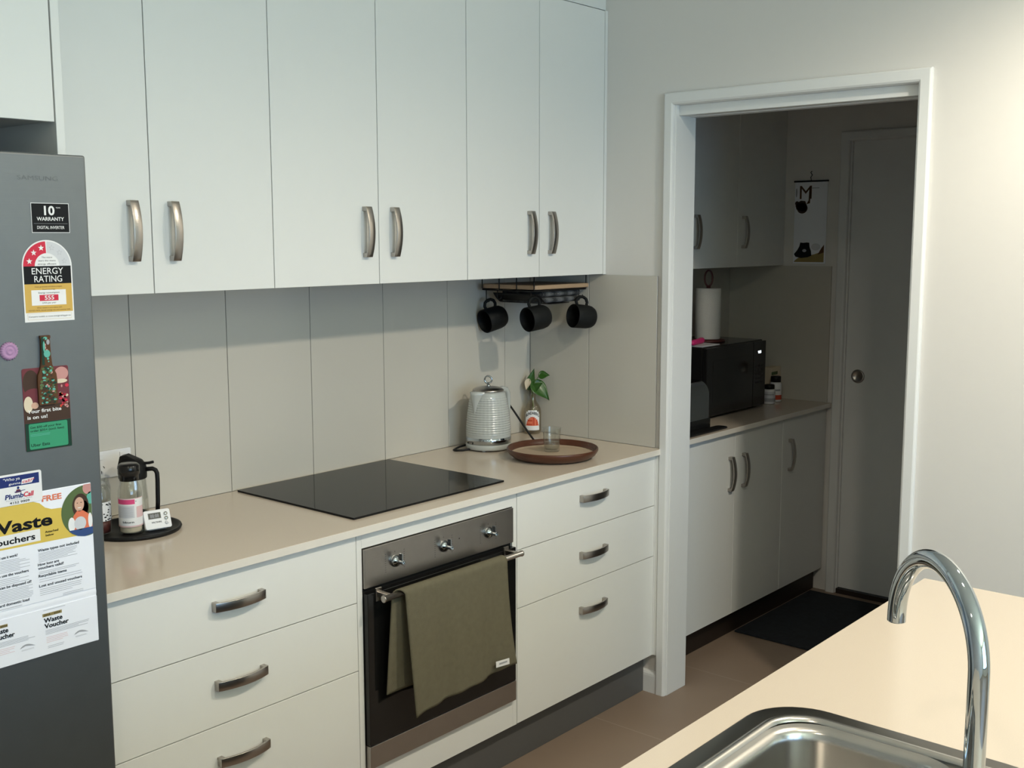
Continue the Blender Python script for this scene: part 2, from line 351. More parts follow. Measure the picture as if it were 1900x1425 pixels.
# ================================================================== HANDLES
def handle_mesh():
    L, Wd = 0.070, 0.011
    o_, i_ = [], []
    for k in range(17):
        s = -L + 2 * L * k / 16; o_.append((s, 0.030 - 0.013 * (s / L) ** 2))
    for k in range(13):
        s = (L - 0.012) - 2 * (L - 0.012) * k / 12; i_.append((s, 0.0245 - 0.013 * (s / L) ** 2))
    poly = o_ + [(L, 0), (L - 0.012, 0)] + i_ + [(-(L - 0.012), 0), (-L, 0)]
    m = MB(); n = len(poly)
    vs = [(-Wd, -d_, s) for s, d_ in poly] + [(Wd, -d_, s) for s, d_ in poly]
    m.add(vs, [(i, (i + 1) % n, n + (i + 1) % n, n + i) for i in range(n)], 'nickel', True)
    # side faces as strips
    sf = []
    for base in (0, n):
        sf.append([base + q for q in range(n)])
    m.add(vs, [tuple(q) for q in sf], 'nickel', False)
    o = m.build('handle', bevel=0.0009)
    me = o.data; md = o.modifiers; bpy.data.objects.remove(o)
    return me
HM = handle_mesh()
HMH = HM.copy(); HMH.transform(Matrix.Rotation(PI / 2, 4, 'Y'))
def handle(parent, x, y, z, horiz=False, label=None):
    o = bpy.data.objects.new('handle', HMH if horiz else HM); COL.objects.link(o)
    b = o.modifiers.new('bevel', 'BEVEL'); b.width = 0.0009; b.segments = 2; b.limit_method = 'ANGLE'; b.angle_limit = math.radians(40)
    o.parent = parent
    off = Vector((0, 0, 0)); q = parent
    while q is not None: off += q.location; q = q.parent
    o.location = Vector((x, y, z)) - off
    return o
G = 0.0013
def front(parent, name, x0, x1, z0, z1, y, t=0.018):
    return MB().box(x0 + G, x1 - G, y, y + t, z0 + G, z1 - G, 'cab').build(name, parent, bevel=0.0008)

# ================================================================== WALL CABINETS
YU, ZU, ZT = -0.353, 1.505, 2.417
def wall_cab(x0, x1, xm, label, hx, group, y=YU, z0=ZU, z1=ZT, hz=1.652, ydoor=None, carc='cab'):
    r = thing('wall_cabinet', ((x0 + x1) / 2, -0.001, z0), label, 'cabinet', group)
    yb = -0.010 if y == YU else -0.0005
    c = MB().box(x0 + 0.0008, x1 - 0.0008, -0.0005, y + 0.0205, z0 + 0.004, z1, 'carcass')
    c.build('body', r)
    for (a, b) in zip([x0] + xm, xm + [x1]):
        dd = front(r, 'door', a, b, z0, z1, y)
        for h in hx:
            if a < h < b: handle(dd, h, y, hz)
    return r
wg = 'wall cabinets above the bench'
wall_cab(-2.1445, -1.4635, [-1.8135], 'white two-door wall cabinet next to the fridge, leftmost above the bench', [-1.866, -1.759], wg)
wall_cab(-1.4635, -0.7273, [-1.0952], 'white two-door wall cabinet directly above the cooktop, middle of the row', [-1.146, -1.040], wg)
wall_cab(-0.7273, -0.0165, [-0.3764], 'white two-door wall cabinet above the kettle with hanging mugs below', [-0.4285, -0.3205], wg)
tag(MB().box(-0.0160, -0.0005, YU - 0.001, YU + 0.03, ZU, ZT, 'cab').build('filler_strip', bevel=0.0006), 'narrow white filler strip between the wall cabinets and side wall', 'filler strip')
tag(MB().box(-2.1445, -0.0010, YU + 0.008, YU + 0.026, ZT + 0.0035, CH - 0.001, 'cab').build('cornice_panel'), 'white infill panel above the wall cabinets up to the ceiling', 'panel')
# end panel and over-fridge cabinet
tag(MB().box(-2.1635, -2.1465, -0.0015, -0.600, 0.001, CH - 0.001, 'cab').build('end_panel', bevel=0.0008), 'tall white end panel standing between the fridge and bench run', 'panel')
r = thing('overhead_cabinet', (-2.62, -0.001, 1.858), 'white cabinet fitted over the top of the fridge', 'cabinet')
MB().box(-3.12, -2.1655, -0.002, -0.580, 1.862, CH - 0.002, 'carcass').build('body', r)
front(r, 'door', -2.64, -2.1655, 1.858, CH - 0.002, -0.600); front(r, 'door', -3.12, -2.64, 1.858, CH - 0.002, -0.600)
tag(MB().box(-3.14, -3.122, -0.0015, -0.600, 0.001, CH - 0.001, 'cab').build('end_panel', bevel=0.0008), 'tall white end panel on the far left side of the fridge', 'panel')

# ================================================================== BASE CABINETS
YD = -0.588; ZB = 0.145
def base_drawers(x0, x1, label, hx):
    r = thing('drawer_cabinet', ((x0 + x1) / 2, -0.3, ZB), label, 'cabinet', 'drawer cabinets under the bench')
    MB().box(x0, x1, -0.02, YD + 0.0205, ZB + 0.003, 0.879, 'carcass').build('body', r)
    for z0, z1, hz in ((0.6962, 0.877, 0.800), (0.5126, 0.6962, 0.612), (ZB, 0.5126, 0.427)):
        dd = front(r, 'drawer', x0, x1, z0, z1, YD); handle(dd, hx, YD, hz, True)
    return r
base_drawers(-2.1455, -1.4095, 'white three-drawer cabinet beside the fridge, left of the oven', -1.778)
base_drawers(-0.7705, -0.0185, 'white three-drawer cabinet right of the oven by the doorway', -0.388)
tag(MB().box(-0.0178, -0.0008, YD - 0.001, YD + 0.05, ZB, 0.8785, 'cab').box(-0.0150, -0.0008, YD - 0.001, -0.5996, ZB, 0.8785, 'cab').build('filler_strip', bevel=0.001), 'narrow white filler strip between right drawers and door architrave', 'filler strip')
r = thing('oven_cabinet', (-1.09, -0.3, ZB), 'white housing panels framing the built-in oven', 'cabinet')
MB().box(-1.4087, -1.391, -0.02, YD + 0.0005, ZB, 0.879, 'cab').box(-0.7905, -0.7713, -0.02, YD + 0.0005, ZB, 0.879, 'cab')\
    .box(-1.391, -0.7905, YD + 0.0005, YD + 0.018, 0.8370, 0.879, 'cab').build('surround_frame', r, bevel=0.0008)
MB().box(-1.391, -0.7905, YD + 0.0008, YD + 0.018, ZB, 0.2340, 'cab').build('lower_panel', r, bevel=0.0008)
tag(MB().box(-2.1455, -0.0152, -0.548, -0.532, 0.001, 0.144, 'kick').build('kickboard'), 'dark grey kickboard running along the floor below the drawers and oven', 'kickboard')
bt = MB().box(-2.1455, -0.0085, -0.0085, -0.6060, 0.880, 0.900, 'stone').box(-0.0085, -0.0005, -0.5815, -0.5995, 0.880, 0.900, 'stone')
bto = tag(bt.build('benchtop', bevel=0.0010), 'beige stone benchtop along the back wall under the splashback', 'benchtop')
o = MB().box(-2.1455, -0.0005, -0.6061, -0.6077, 0.8802, 0.8998, 'litedge').build('lit_edge', bto, bevel=0.0006); o['label'] = 'stone front edge, coloured paler as if lit from the front'  # thin paler face paints the frontal light on the bench edge

# cooktop
r = thing('cooktop', (-1.069, -0.277, 0.9002), 'black glass cooktop set in the beige benchtop above the oven', 'cooktop')
MB().box(-1.3697, -0.7678, -0.026, -0.5354, 0.9002, 0.9058, 'blackglass').build('glass_plate', r, bevel=0.001)

# ================================================================== OVEN
OX0, OX1 = -1.3882, -0.7936
r = thing('oven', (-1.09, -0.33, 0.2365), 'built-in stainless steel oven with black glass door and three knobs', 'oven')
MB().box(OX0 + .004, OX1 - .004, -0.05, -0.578, 0.240, 0.832, 'black').build('oven_body', r)
cp = MB().box(OX0, OX1, -0.578, -0.594, 0.7290, 0.8344, 'steel')
A = Art(cp, (0, -0.5942, 0), (1, 0, 0), (0, 0, 1), (0, -1, 0))
for cx in (-1.280, -1.094, -0.907):
    for k in range(9):
        for s in (-1, 1): A.rect(cx + s * .034 - .002, cx + s * .034 + .002, .757 + k * .006, .7585 + k * .006, 'kick', 1)
    A.rect(cx - .001, cx + .001, .805, .809, 'kick', 1)
A.ell(-1.03, 0.790, .002, .002, 'ink', 1)
cp.build('control_panel', r, bevel=0.0008)
for cx in (-1.280, -1.094, -0.907):
    T = Matrix.Translation((cx, -0.594, 0.782)) @ Matrix.Rotation(PI / 2, 4, 'X')
    k = MB().lathe([(0.0165, 0), (0.0165, 0.003), (0.015, 0.008), (0.011, 0.012), (0.0065, 0.014), (0.0055, 0.016), (0.0055, 0.030), (0.0068, 0.031), (0.0068, 0.034), (0.004, 0.0345), (0.004, 0.031)], 'chrome', n=32, T=T)
    k.box(cx - .0022, cx + .0022, -0.612, -0.624, 0.782, 0.806, 'chrome')
    k.build('knob', r, bevel=0.0006)
dr = MB().box(OX0, OX1, -0.578, -0.604, 0.2995, 0.716, 'blackoven').build('door', r, bevel=0.0015)
MB().box(OX0 + .002, OX1 - .002, -0.576, -0.583, 0.716, 0.7295, 'black').build('vent_gap', r)
MB().box(OX0, OX1, -0.578, -0.605, 0.2365, 0.2985, 'steel').build('lower_trim', dr, bevel=0.001)
hd = MB().tube([(-1.378, -0.652, 0.712), (-1.374, -0.652, 0.712), (-1.372, -0.652, 0.712), (-0.828, -0.652, 0.712), (-0.826, -0.652, 0.712), (-0.822, -0.652, 0.712)], .008, 'nickel', n=16, rs=[.0095, .0095, .008, .008, .0095, .0095])
for xx in (-1.352, -0.842):
    hd.box(xx - .007, xx + .007, -0.604, -0.645, 0.705, 0.719, 'nickel').box(xx - .010, xx + .010, -0.604, -0.609, 0.692, 0.728, 'nickel')
hd.build('door_handle', dr, bevel=0.001)
# tea towel over the oven handle
def towel(u, v):
    # v: 0 back hem -> 1 front hem ; u across
    Lb, Lf, R = 0.275, 0.330, 0.0125
    tot = Lb + PI * R + Lf; s = v * tot
    if s < Lb:
        z = 0.712 - (Lb - s); y = -0.652 + R; k = (Lb - s) / Lb; side = 0
        y += 0.004 * math.sin(u * 9 + 1) * k + 0.010 * k
        x0, x1 = -1.335 - .012 * k, -0.915
    elif s < Lb + PI * R:
        a = (s - Lb) / R; z = 0.712 + R * math.sin(a); y = -0.652 + R * math.cos(a); k = 0
        f = a / PI; x0 = -1.335 + .024 * f; x1 = -0.915 + .010 * f
    else:
        q = s - Lb - PI * R; k = q / Lf; z = 0.712 - q * (1.0 + 0.012 * math.sin(u * 5 + .6)); y = -0.652 - R
        y += -0.008 * k - 0.0055 * k ** .6 * math.sin(u * 13 + 0.6 * k) - 0.003 * k * math.sin(u * 29 + 2)
        x0 = -1.311 + .022 * k; x1 = -0.905 + .030 * k ** 2
        z += 0.016 * k * (u - .2) ** 2
        z -= 0.012 * k * math.exp(-u * 14)
    return (x0 + (x1 - x0) * u, y, z)
r = thing('tea_towel', (-1.09, -0.652, 0.38), 'olive green tea towel draped over the oven door handle', 'towel')
MB().grid(48, 80, towel, 'towel').build('cloth', r, solid=0.0035)
lb = MB()
def onfront(x, z): return (x, -0.6815 + 0.0, z)
lb.add([(-.972, -.6805, .412), (-.915, -.6815, .407), (-.916, -.6815, .425), (-.973, -.6805, .430), (-.972, -.6815, .412), (-.915, -.6825, .407), (-.916, -.6825, .425), (-.973, -.6815, .430)],
       [(0, 1, 2, 3), (4, 5, 6, 7), (0, 1, 5, 4), (1, 2, 6, 5), (2, 3, 7, 6), (3, 0, 4, 7)], 'iwhite')
A = Art(lb, (-.972, -.6822, .410), (1, -.017, -.05), (0, 0, 1), (0, -1, 0)); A.rect(.012, .046, .008, .013, 'igrey', 1)
o = lb.build('care_label', r)

# ================================================================== FRIDGE
FY = -0.720; FX1 = -2.1726
r = thing('fridge', (-2.62, -0.4, 0), 'grey steel fridge covered in magnets and stickers on the left', 'fridge')
MB().box(-3.08, FX1 - .004, -0.06, -0.650, 0.02, 1.775, 'fridgedark').build('body', r, bevel=0.004)
MB().box(-3.08, FX1, -0.654, FY, 0.44, 1.7888, 'fridge').build('door', r, bevel=0.004, seg=3)
MB().box(-3.08, FX1, -0.654, FY, 0.03, 0.432, 'fridge').build('freezer_drawer', r, bevel=0.004, seg=3)
m = MB(); A = Art(m, (0, FY, 0), (1, 0, 0), (0, 0, 1), (0, -1, 0), 0.0003)
A.text('SAMSUNG', -2.305, 1.740, .076, .0080, 'fridgelogo', 1, 0); m.build('logo', r, fix=False)
def FA(m, y=FY): return Art(m, (0, y, 0), (1, 0, 0), (0, 0, 1), (0, -1, 0), 0.00018)
# warranty sticker
m = MB().box(-2.2835, -2.2110, FY - .0002, FY - .0008, 1.6455, 1.6995, 'iwhite'); A = FA(m, FY - .0008)
A.rect(-2.2825, -2.2120, 1.6465, 1.6985, 'ink', 1)
A.text('10', -2.259, 1.678, .020, .016, 'iwhite', 2, 1.6); A.text('YEAR', -2.2365, 1.690, .009, .0025, 'iwhite', 2, 0)
A.text('WARRANTY', -2.2735, 1.6675, .052, .0065, 'iwhite', 2, 1); A.rect(-2.2795, -2.215, 1.6620, 1.6624, 'igrey', 2)
A.text('DIGITAL INVERTER', -2.2735, 1.6525, .052, .0055, 'iwhite', 2, .4)
tag(m.build('warranty_sticker', loc=(-2.247, FY, 1.6455)), 'small black rectangular warranty sticker with white 10, high on the fridge', 'sticker')
# energy rating label
ex, hw, zb, zs = -2.2585, .0475, 1.4835, 1.585
out = [(ex - hw, zb), (ex + hw, zb)] + arc(ex, zs, hw, 0, 180, 28)
m = MB().prism(out, FY - .0002, FY - .0008, 'iwhite', axis='y'); A = FA(m, FY - .0008)
ri = hw - .0025
def band(a0, a1, ro, rin, mt, l):
    n = 20; A.poly([(ex + ro * math.cos(math.radians(a0 + (a1 - a0) * i / n)), zs + ro * math.sin(math.radians(a0 + (a1 - a0) * i / n))) for i in range(n + 1)] +
                   [(ex + rin * math.cos(math.radians(a1 + (a0 - a1) * i / n)), zs + rin * math.sin(math.radians(a1 + (a0 - a1) * i / n))) for i in range(n + 1)], mt, l)
band(92, 180, ri, .0235, 'ired', 1); band(0, 89, ri, .0235, 'ilight', 1)
for a in (165, 135, 107): A.star(ex + .0345 * math.cos(math.radians(a)), zs + .0345 * math.sin(math.radians(a)), .0058, 'iwhite', 2)
for a in (73, 45, 15): A.star(ex + .0345 * math.cos(math.radians(a)), zs + .0345 * math.sin(math.radians(a)), .0055, 'igrey', 2); A.star(ex + .0345 * math.cos(math.radians(a)), zs + .0345 * math.sin(math.radians(a)), .0046, 'ilight', 3)
A.text('The more', ex - .010, zs + .0145, .020, .003, 'ink', 1); A.text('stars the more', ex - .0165, zs + .0085, .033, .003, 'ink', 1); A.text('energy efficient', ex - .0175, zs + .0025, .035, .003, 'ink', 1)
A.rect(ex - ri, ex + ri, zs - .0325, zs, 'ink', 1)
A.text('ENERGY', ex - .030, zs - .0145, .060, .0115, 'iwhite', 2, .2); A.text('RATING', ex - .026, zs - .0290, .053, .0115, 'iwhite', 2, .2)
A.rect(ex - ri, ex + ri, zb + .017, zs - .0325, 'igold', 1)
A.text('A joint government and industry program', ex - .026, zs - .0385, .052, .0022, 'ibrown', 2); A.text('Samsung', ex - .012, zs - .0435, .024, .0022, 'ibrown', 2)
A.rect(ex - .033, ex + .033, zb + .030, zb + .058, 'iwhite', 2); A.text('Energy consumption', ex - .0195, zb + .0515, .040, .003, 'ink', 3)
A.rect(ex - .018, ex + .018, zb + .0380, zb + .0490, 'ired', 3); A.text('555', ex - .0085, zb + .0400, .018, .0075, 'iwhite', 4, 1); A.text('kWh per year', ex - .013, zb + .0330, .026, .0028, 'ink', 3)
A.text('When tested in accordance with', ex - .024, zb + .0245, .048, .0022, 'ibrown', 2); A.text('AS/NZS 4474. Actual energy use and running costs', ex - .040, zb + .0200, .080, .0022, 'ibrown', 2)
A.rect(ex - .042, ex + .042, zb + .004, zb + .0155, 'icream', 1); A.rect(ex - .0414, ex + .0414, zb + .0046, zb + .0149, 'iwhite', 2)
A.text('Compare models at www.energyrating.gov.au', ex - .040, zb + .0085, .080, .0028, 'ink', 3)
tag(m.build('energy_label', loc=(ex, FY, zb)), 'arched yellow and red energy rating label with three stars on the fridge', 'sticker')
# purple bottle cap magnet
m = MB(); T = Matrix.Translation((-2.339, FY - .0002, 1.434)) @ Matrix.Rotation(PI / 2, 4, 'X')
m.lathe([(.0165, 0), (.0162, .002), (.0145, .005), (.0125, .006), (.0105, .0062), (.0095, .0048), (.0065, .0048), (.0055, .0066), (.0035, .0066), (.0025, .0052), (.0005, .0052)], 'ipurple', n=84, T=T, fn=lambda a, z: 1 + .06 * math.cos(21 * a) * (1 if z < .0055 else .3))
tag(m.build('bottle_cap_magnet', loc=(-2.339, FY, 1.434)), 'round purple bottle cap magnet on the left of the fridge door', 'magnet')
# food delivery card
m = MB().prism(rrect(-2.318, -2.2290, 1.2455, 1.3995, .004, 4), FY - .0002, FY - .0007, 'imaroon', axis='y'); A = FA(m, FY - .0007)
A.rect(-2.3175, -2.2295, 1.299, 1.330, 'ihair', 1)
A.ell(-2.302, 1.372, .0155, .024, 'ihair', 1, clip=(-2.3175, -2.2295, 1.299, 1.3985)); A.ell(-2.298, 1.350, .019, .012, 'imaroon', 2, clip=(-2.3175, -2.2295, 1.299, 1.3985))
A.ell(-2.309, 1.333, .0085, .015, 'icream', 3, clip=(-2.3175, -2.2295, 1.299, 1.3985)); A.ell(-2.297, 1.330, .007, .006, 'iskin', 4)
A.ell(-2.243, 1.385, .0135, .0125, 'iblush', 1, clip=(-2.3175, -2.2295, 1.299, 1.3985)); A.ell(-2.246, 1.371, .014, .004, 'icream', 2)
for k in range(26): A.ell(-2.248 + random.random() * .016, 1.322 + random.random() * .042, .0015 + random.random() * .003, .001 + random.random() * .0024, random.choice(['ired', 'itomato', 'iblush', 'icream', 'imaroon']), 3)
A.ell(-2.262, 1.308, .022, .010, 'ihair', 2, 0, 180)
A.text('Your first bite', -2.312, 1.3165, .065, .0065, 'iwhite', 5, 1); A.text('is on us!', -2.3125, 1.3055, .038, .0065, 'iwhite', 5, 1)
A.rect(-2.3175, -2.2295, 1.2460, 1.2985, 'idkgreen', 2); A.poly(rrect(-2.3110, -2.2365, 1.2490, 1.2965, .003, 4), 'igreen', 3)
A.text('Get $30 off your first', -2.3085, 1.2880, .0600, .0040, 'idkgreen', 4, .8); A.text('order $35+ (excl. fees)', -2.3085, 1.2815, .0650, .0040, 'idkgreen', 4, .8)
A.lines(-2.3085, -2.270, 1.2765, 1.2740, 2, 'iteal', 4)
A.text('Uber Eats', -2.3085, 1.2540, .0360, .0055, 'idkgreen', 4, 1)
tag(m.build('promo_card', loc=(-2.273, FY, 1.2455)), 'food photo card with a green box and white words Your first bite', 'card')
# bottle shaped opener magnet
hwid = [(1.3300, .0165), (1.3330, .0180), (1.3740, .0185), (1.3860, .0175), (1.3960, .0130), (1.4040, .0105), (1.4200, .0092), (1.4400, .0086), (1.4520, .0084), (1.4540, .0098), (1.4580, .0095)]
c0 = -2.2725
pl = [(c0 + w, z) for z, w in hwid] + [(c0 - w, z) for z, w in hwid[::-1]]
m = MB().prism(pl, FY - .0010, FY - .0062, 'ibrown', axis='y'); A = FA(m, FY - .0062)
random.seed(9)
for k in range(150):
    z = 1.333 + random.random() * .068; w = .0135 if z < 1.385 else .0095
    x0_ = c0 + random.uniform(-w, w); rr_ = random.uniform(.0018, .0042); th = random.random() * 6.3; el = random.uniform(.4, 1)
    A.poly([(x0_ + rr_ * math.cos(th + q * PI / 3) , z + rr_ * el * math.sin(th + q * PI / 3)) for q in range(6)],
           random.choice(['iteal', 'idkgreen', 'idkgreen', 'ileaf', 'iblush', 'ibrown', 'ihair', 'ihair', 'idkgreen', 'ileaf', 'ileaf', 'ibrown', 'iteal']), 1 + k * .03)
A.poly([(c0 - .0088, 1.404), (c0 - .0040, 1.404), (c0 - .0040, 1.456), (c0 - .0088, 1.456)], 'idkgreen', 4.9)
for k in range(9): A.ell(c0 + random.uniform(-.003, .005), 1.41 + k * .0052, random.uniform(.001, .003), random.uniform(.0012, .003), random.choice(['ihair', 'idkgreen', 'iteal', 'iblush']), 5 + k * .02, n=8)
A.ell(c0 + .001, 1.4245, .0062, .0070, 'iteal', 6); A.ell(c0 - .004, 1.438, .002, .010, 'iteal', 6); A.ell(c0 + .004, 1.446, .003, .005, 'igrey', 5); A.ell(c0 - .001, 1.453, .004, .003, 'iteal', 5)
tag(m.build('bottle_opener_magnet', loc=(c0, FY, 1.33)), 'brown and green bottle shaped magnet overlapping the food photo card', 'magnet')
# voucher sheet
m = MB(); Y2 = FY - .0006
def sheet(u, v):
    x = -2.4065 + (.2095 if v > .33 else .2095) * u; z = .857 - .004 * u + (.312 + .004 * u) * v
    y = FY - .0010 - .0016 * math.exp(-((z - .952) / .006) ** 2)
    return (x, y, z)
m.grid(4, 60, sheet, 'paper', smooth=True); A = Art(m, (0, FY - .0030, 0), (1, 0, 0), (0, 0, 1), (0, -1, 0), .00015)
m.box(-2.4065, -2.1975, FY - .0004, FY - .0029, .9600, 1.1680, 'paper'); m.box(-2.4065, -2.1970, FY - .0004, FY - .0029, .8545, .9440, 'paper')
yc = [(-2.4065, 1.0735), (-2.1980, 1.0700), (-2.1980, 1.110), (-2.259, 1.131), (-2.278, 1.132), (-2.290, 1.137), (-2.300, 1.147), (-2.312, 1.152), (-2.4065, 1.152)]
A.poly(yc, 'iyel', 1)
A.ell(-2.2095, 1.1165, .0500, .0500, 'ileaf', 2, n=48, clip=(-2.27, -2.1980, 1.06, 1.1675))
cl = (-2.27, -2.1980, 1.06, 1.1675)
A.ell(-2.2045, 1.160, .010, .012, 'iblush', 3, clip=cl); A.ell(-2.200, 1.140, .007, .012, 'iteal', 3, clip=cl)
A.ell(-2.2205, 1.128, .0165, .0235, 'ihair', 4, clip=cl); A.ell(-2.2120, 1.120, .0075, .016, 'ihair', 4, clip=cl)
A.ell(-2.2230, 1.1310, .0098, .0138, 'iskin', 5)
for dx in (-.0038, .0038): A.ell(-2.2230 + dx, 1.1340, .0014, .0008, 'ihair', 6, n=10)
A.ell(-2.2230, 1.1250, .0040, .0016, 'iwhite', 6, 180, 360, n=10)
A.poly([(-2.240, 1.082), (-2.236, 1.110), (-2.228, 1.119), (-2.216, 1.118), (-2.206, 1.110), (-2.1985, 1.106), (-2.1985, 1.082)], 'iorange', 5)
A.ell(-2.240, 1.094, .007, .014, 'iwhite', 6); A.ell(-2.2025, 1.096, .0042, .015, 'iwhite', 6); A.ell(-2.2230, 1.094, .0120, .013, 'ilight', 7)
A.poly([(-2.2468, 1.0830), (-2.1980, 1.0830), (-2.1980, 1.0695), (-2.215, 1.0670), (-2.229, 1.0700), (-2.240, 1.0765)], 'iblue', 7)
A.rect(-2.4065, -2.3020, 1.0765, 1.0990, 'iwhite', 2)
for t in [('FREE', -2.2955, 1.149, 0.0385, 0.0105, 'iorange', 1.5), ('Waste', -2.4150, 1.1030, 0.1375, 0.0215, 'ink', 1.7), ('Vouchers', -2.3990, 1.0815, 0.0870, 0.0115, 'ink', 1.3),
          ('Attached', -2.293, 1.0885, 0.026, 0.0042, 'ink', 1), ('below', -2.292, 1.082, 0.016, 0.0042, 'ink', 1),
          ('Waste types not included', -2.3085, 1.0555, 0.081, 0.0050, 'ink', 1), ('How long are', -2.310, 1.0285, 0.041, 0.005, 'ink', 1),
          ('How do I use it work?', -2.402, 1.0565, 0.055, 0.005, 'ink', 1), ('vouchers valid?', -2.310, 1.0215, 0.050, 0.005, 'ink', 1),
          ('Recyclable items', -2.310, 1.0065, 0.055, 0.005, 'ink', 1), ('Lost and unused vouchers', -2.310, 0.9875, 0.085, 0.005, 'ink', 1),
          ('How to use the vouchers', -2.403, 1.023, 0.075, 0.005, 'ink', 1), ('What can be disposed of?', -2.403, 1.001, 0.079, 0.005, 'ink', 1),
          ('Standard domestic load', -2.403, 0.968, 0.073, 0.005, 'ink', 1), ('Waste', -2.305, 0.917, 0.0365, 0.0085, 'ink', 1.6), ('Voucher', -2.3045, 0.906, 0.048, 0.0085, 'ink', 1.6),
          ('Waste', -2.4055, 0.919, 0.0330, 0.0085, 'ink', 1.6), ('Voucher', -2.406, 0.908, 0.045, 0.0085, 'ink', 1.6)]:
    if t[1] < -2.4065 and t[0] == 'Waste' and t[4] > .02: t = ('Waste', -2.4055, t[2], .1280, t[4], t[5], t[6])
    A.text(*t[:5], t[5], 4, t[6])
A.rect(-2.3070, -2.2690, .9285, .9345, 'itan', 2); A.text('2025 / 2026', -2.3050, .9300, .0330, .0034, 'ink', 4, .8)
A.rect(-2.4060, -2.3730, .9290, .9345, 'itan', 2); A.text('2025 / 2026', -2.4050, .9300, .0310, .0034, 'ink', 4, .8)
for (a, b, z0, z1, n) in [(-2.308, -2.232, 1.052, 1.036, 7), (-2.309, -2.228, 1.0165, 1.0135, 2), (-2.309, -2.224, 1.0020, .9975, 2), (-2.309, -2.224, .9830, .9720, 4), (-2.4, -2.325, 1.052, 1.031, 8),
                          (-2.4, -2.328, 1.018, 1.008, 4), (-2.4, -2.322, .997, .976, 8), (-2.4, -2.325, .963, .961, 1), (-2.303, -2.215, .9015, .894, 4), (-2.40, -2.315, .9015, .894, 4), (-2.300, -2.268, .8700, .867, 2), (-2.305, -2.262, .941, .941, 1), (-2.265, -2.222, .965, .9620, 2)]:
    A.lines(a, b, z0, z1, n, 'igrey', 3)
for (a, b, z0, z1, n) in [(-2.302, -2.259, .8875, .878, 4), (-2.402, -2.362, .8885, .879, 4)]: A.lines(a, b, z0, z1, n, 'ipinkl', 3)
for mx, mz in ((-2.2325, .8775), (-2.3385, .8795)):
    A.poly([(mx - .015, mz)] + [(mx - .015 + .030 * k / 10, mz + .0068 * math.sin(PI * (k / 10) ** .8)) for k in range(11)] + [(mx + .008, mz + .0015), (mx - .004, mz + .0035)], 'igrey', 4)
    A.lines(mx - .012, mx + .012, mz - .003, mz - .0045, 2, 'ilight', 4)
tag(m.build('voucher_sheet', loc=(-2.30, FY, .857)), 'white and yellow waste voucher sheet stuck low on the fridge', 'paper')
# plumber magnet
m = MB().prism(rrect(-2.392, -2.2940, 1.1525, 1.2105, .004, 4), FY - .0035, FY - .0043, 'iwhite', axis='y'); A = FA(m, FY - .0043)
A.rect(-2.3915, -2.2990, 1.1870, 1.2065, 'inavy', 1); A.text('"Who ya', -2.366, 1.1985, .031, .0052, 'iwhite', 2, .3, .12); A.text('gunna', -2.356, 1.1905, .022, .0042, 'iwhite', 2, .3, .12)
A.poly([(-2.333, 1.1890), (-2.313, 1.1895), (-2.308, 1.1985), (-2.331, 1.1975)], 'iwhite', 2); A.text('call?"', -2.331, 1.1910, .022, .0055, 'ired', 3, 1, .2)
A.text('Plumb', -2.364, 1.1650, .034, .0085, 'inavy', 2, 1.8, .15); A.text('Call', -2.330, 1.1650, .0185, .0085, 'ired', 2, 1.8, .15)
A.text('PLUMBING & GAS', -2.362, 1.1612, .048, .0018, 'igrey', 2); A.text('4152 9909', -2.356, 1.1550, .037, .0042, 'ink', 2, .8)
A.ell(-2.339, 1.1835, .0022, .0026, 'inavy', 3); A.poly([(-2.345, 1.1745), (-2.333, 1.1750), (-2.336, 1.1805), (-2.342, 1.1805)], 'imaroon', 2); A.poly([(-2.346, 1.1755), (-2.326, 1.1775), (-2.326, 1.1785), (-2.346, 1.1770)], 'inavy', 3)
tag(m.build('plumber_magnet', loc=(-2.343, FY, 1.1525)), 'white and navy plumber magnet holding the voucher sheet on the fridge', 'magnet')

# ================================================================== LEFT TRAY GROUP
TC = (-1.795, -0.185)
m = MB().lathe([(0.001, .004), (.104, .004), (.108, .009), (.1135, .0095), (.115, .006), (.112, 0), (.001, 0)], 'black', (TC[0], TC[1], .9003), n=64, cap0=False, cap1=False)
tag(m.build('round_tray', loc=(TC[0], TC[1], .9003)), 'round black tray on the bench beside the fridge', 'tray')
ZR = .9046
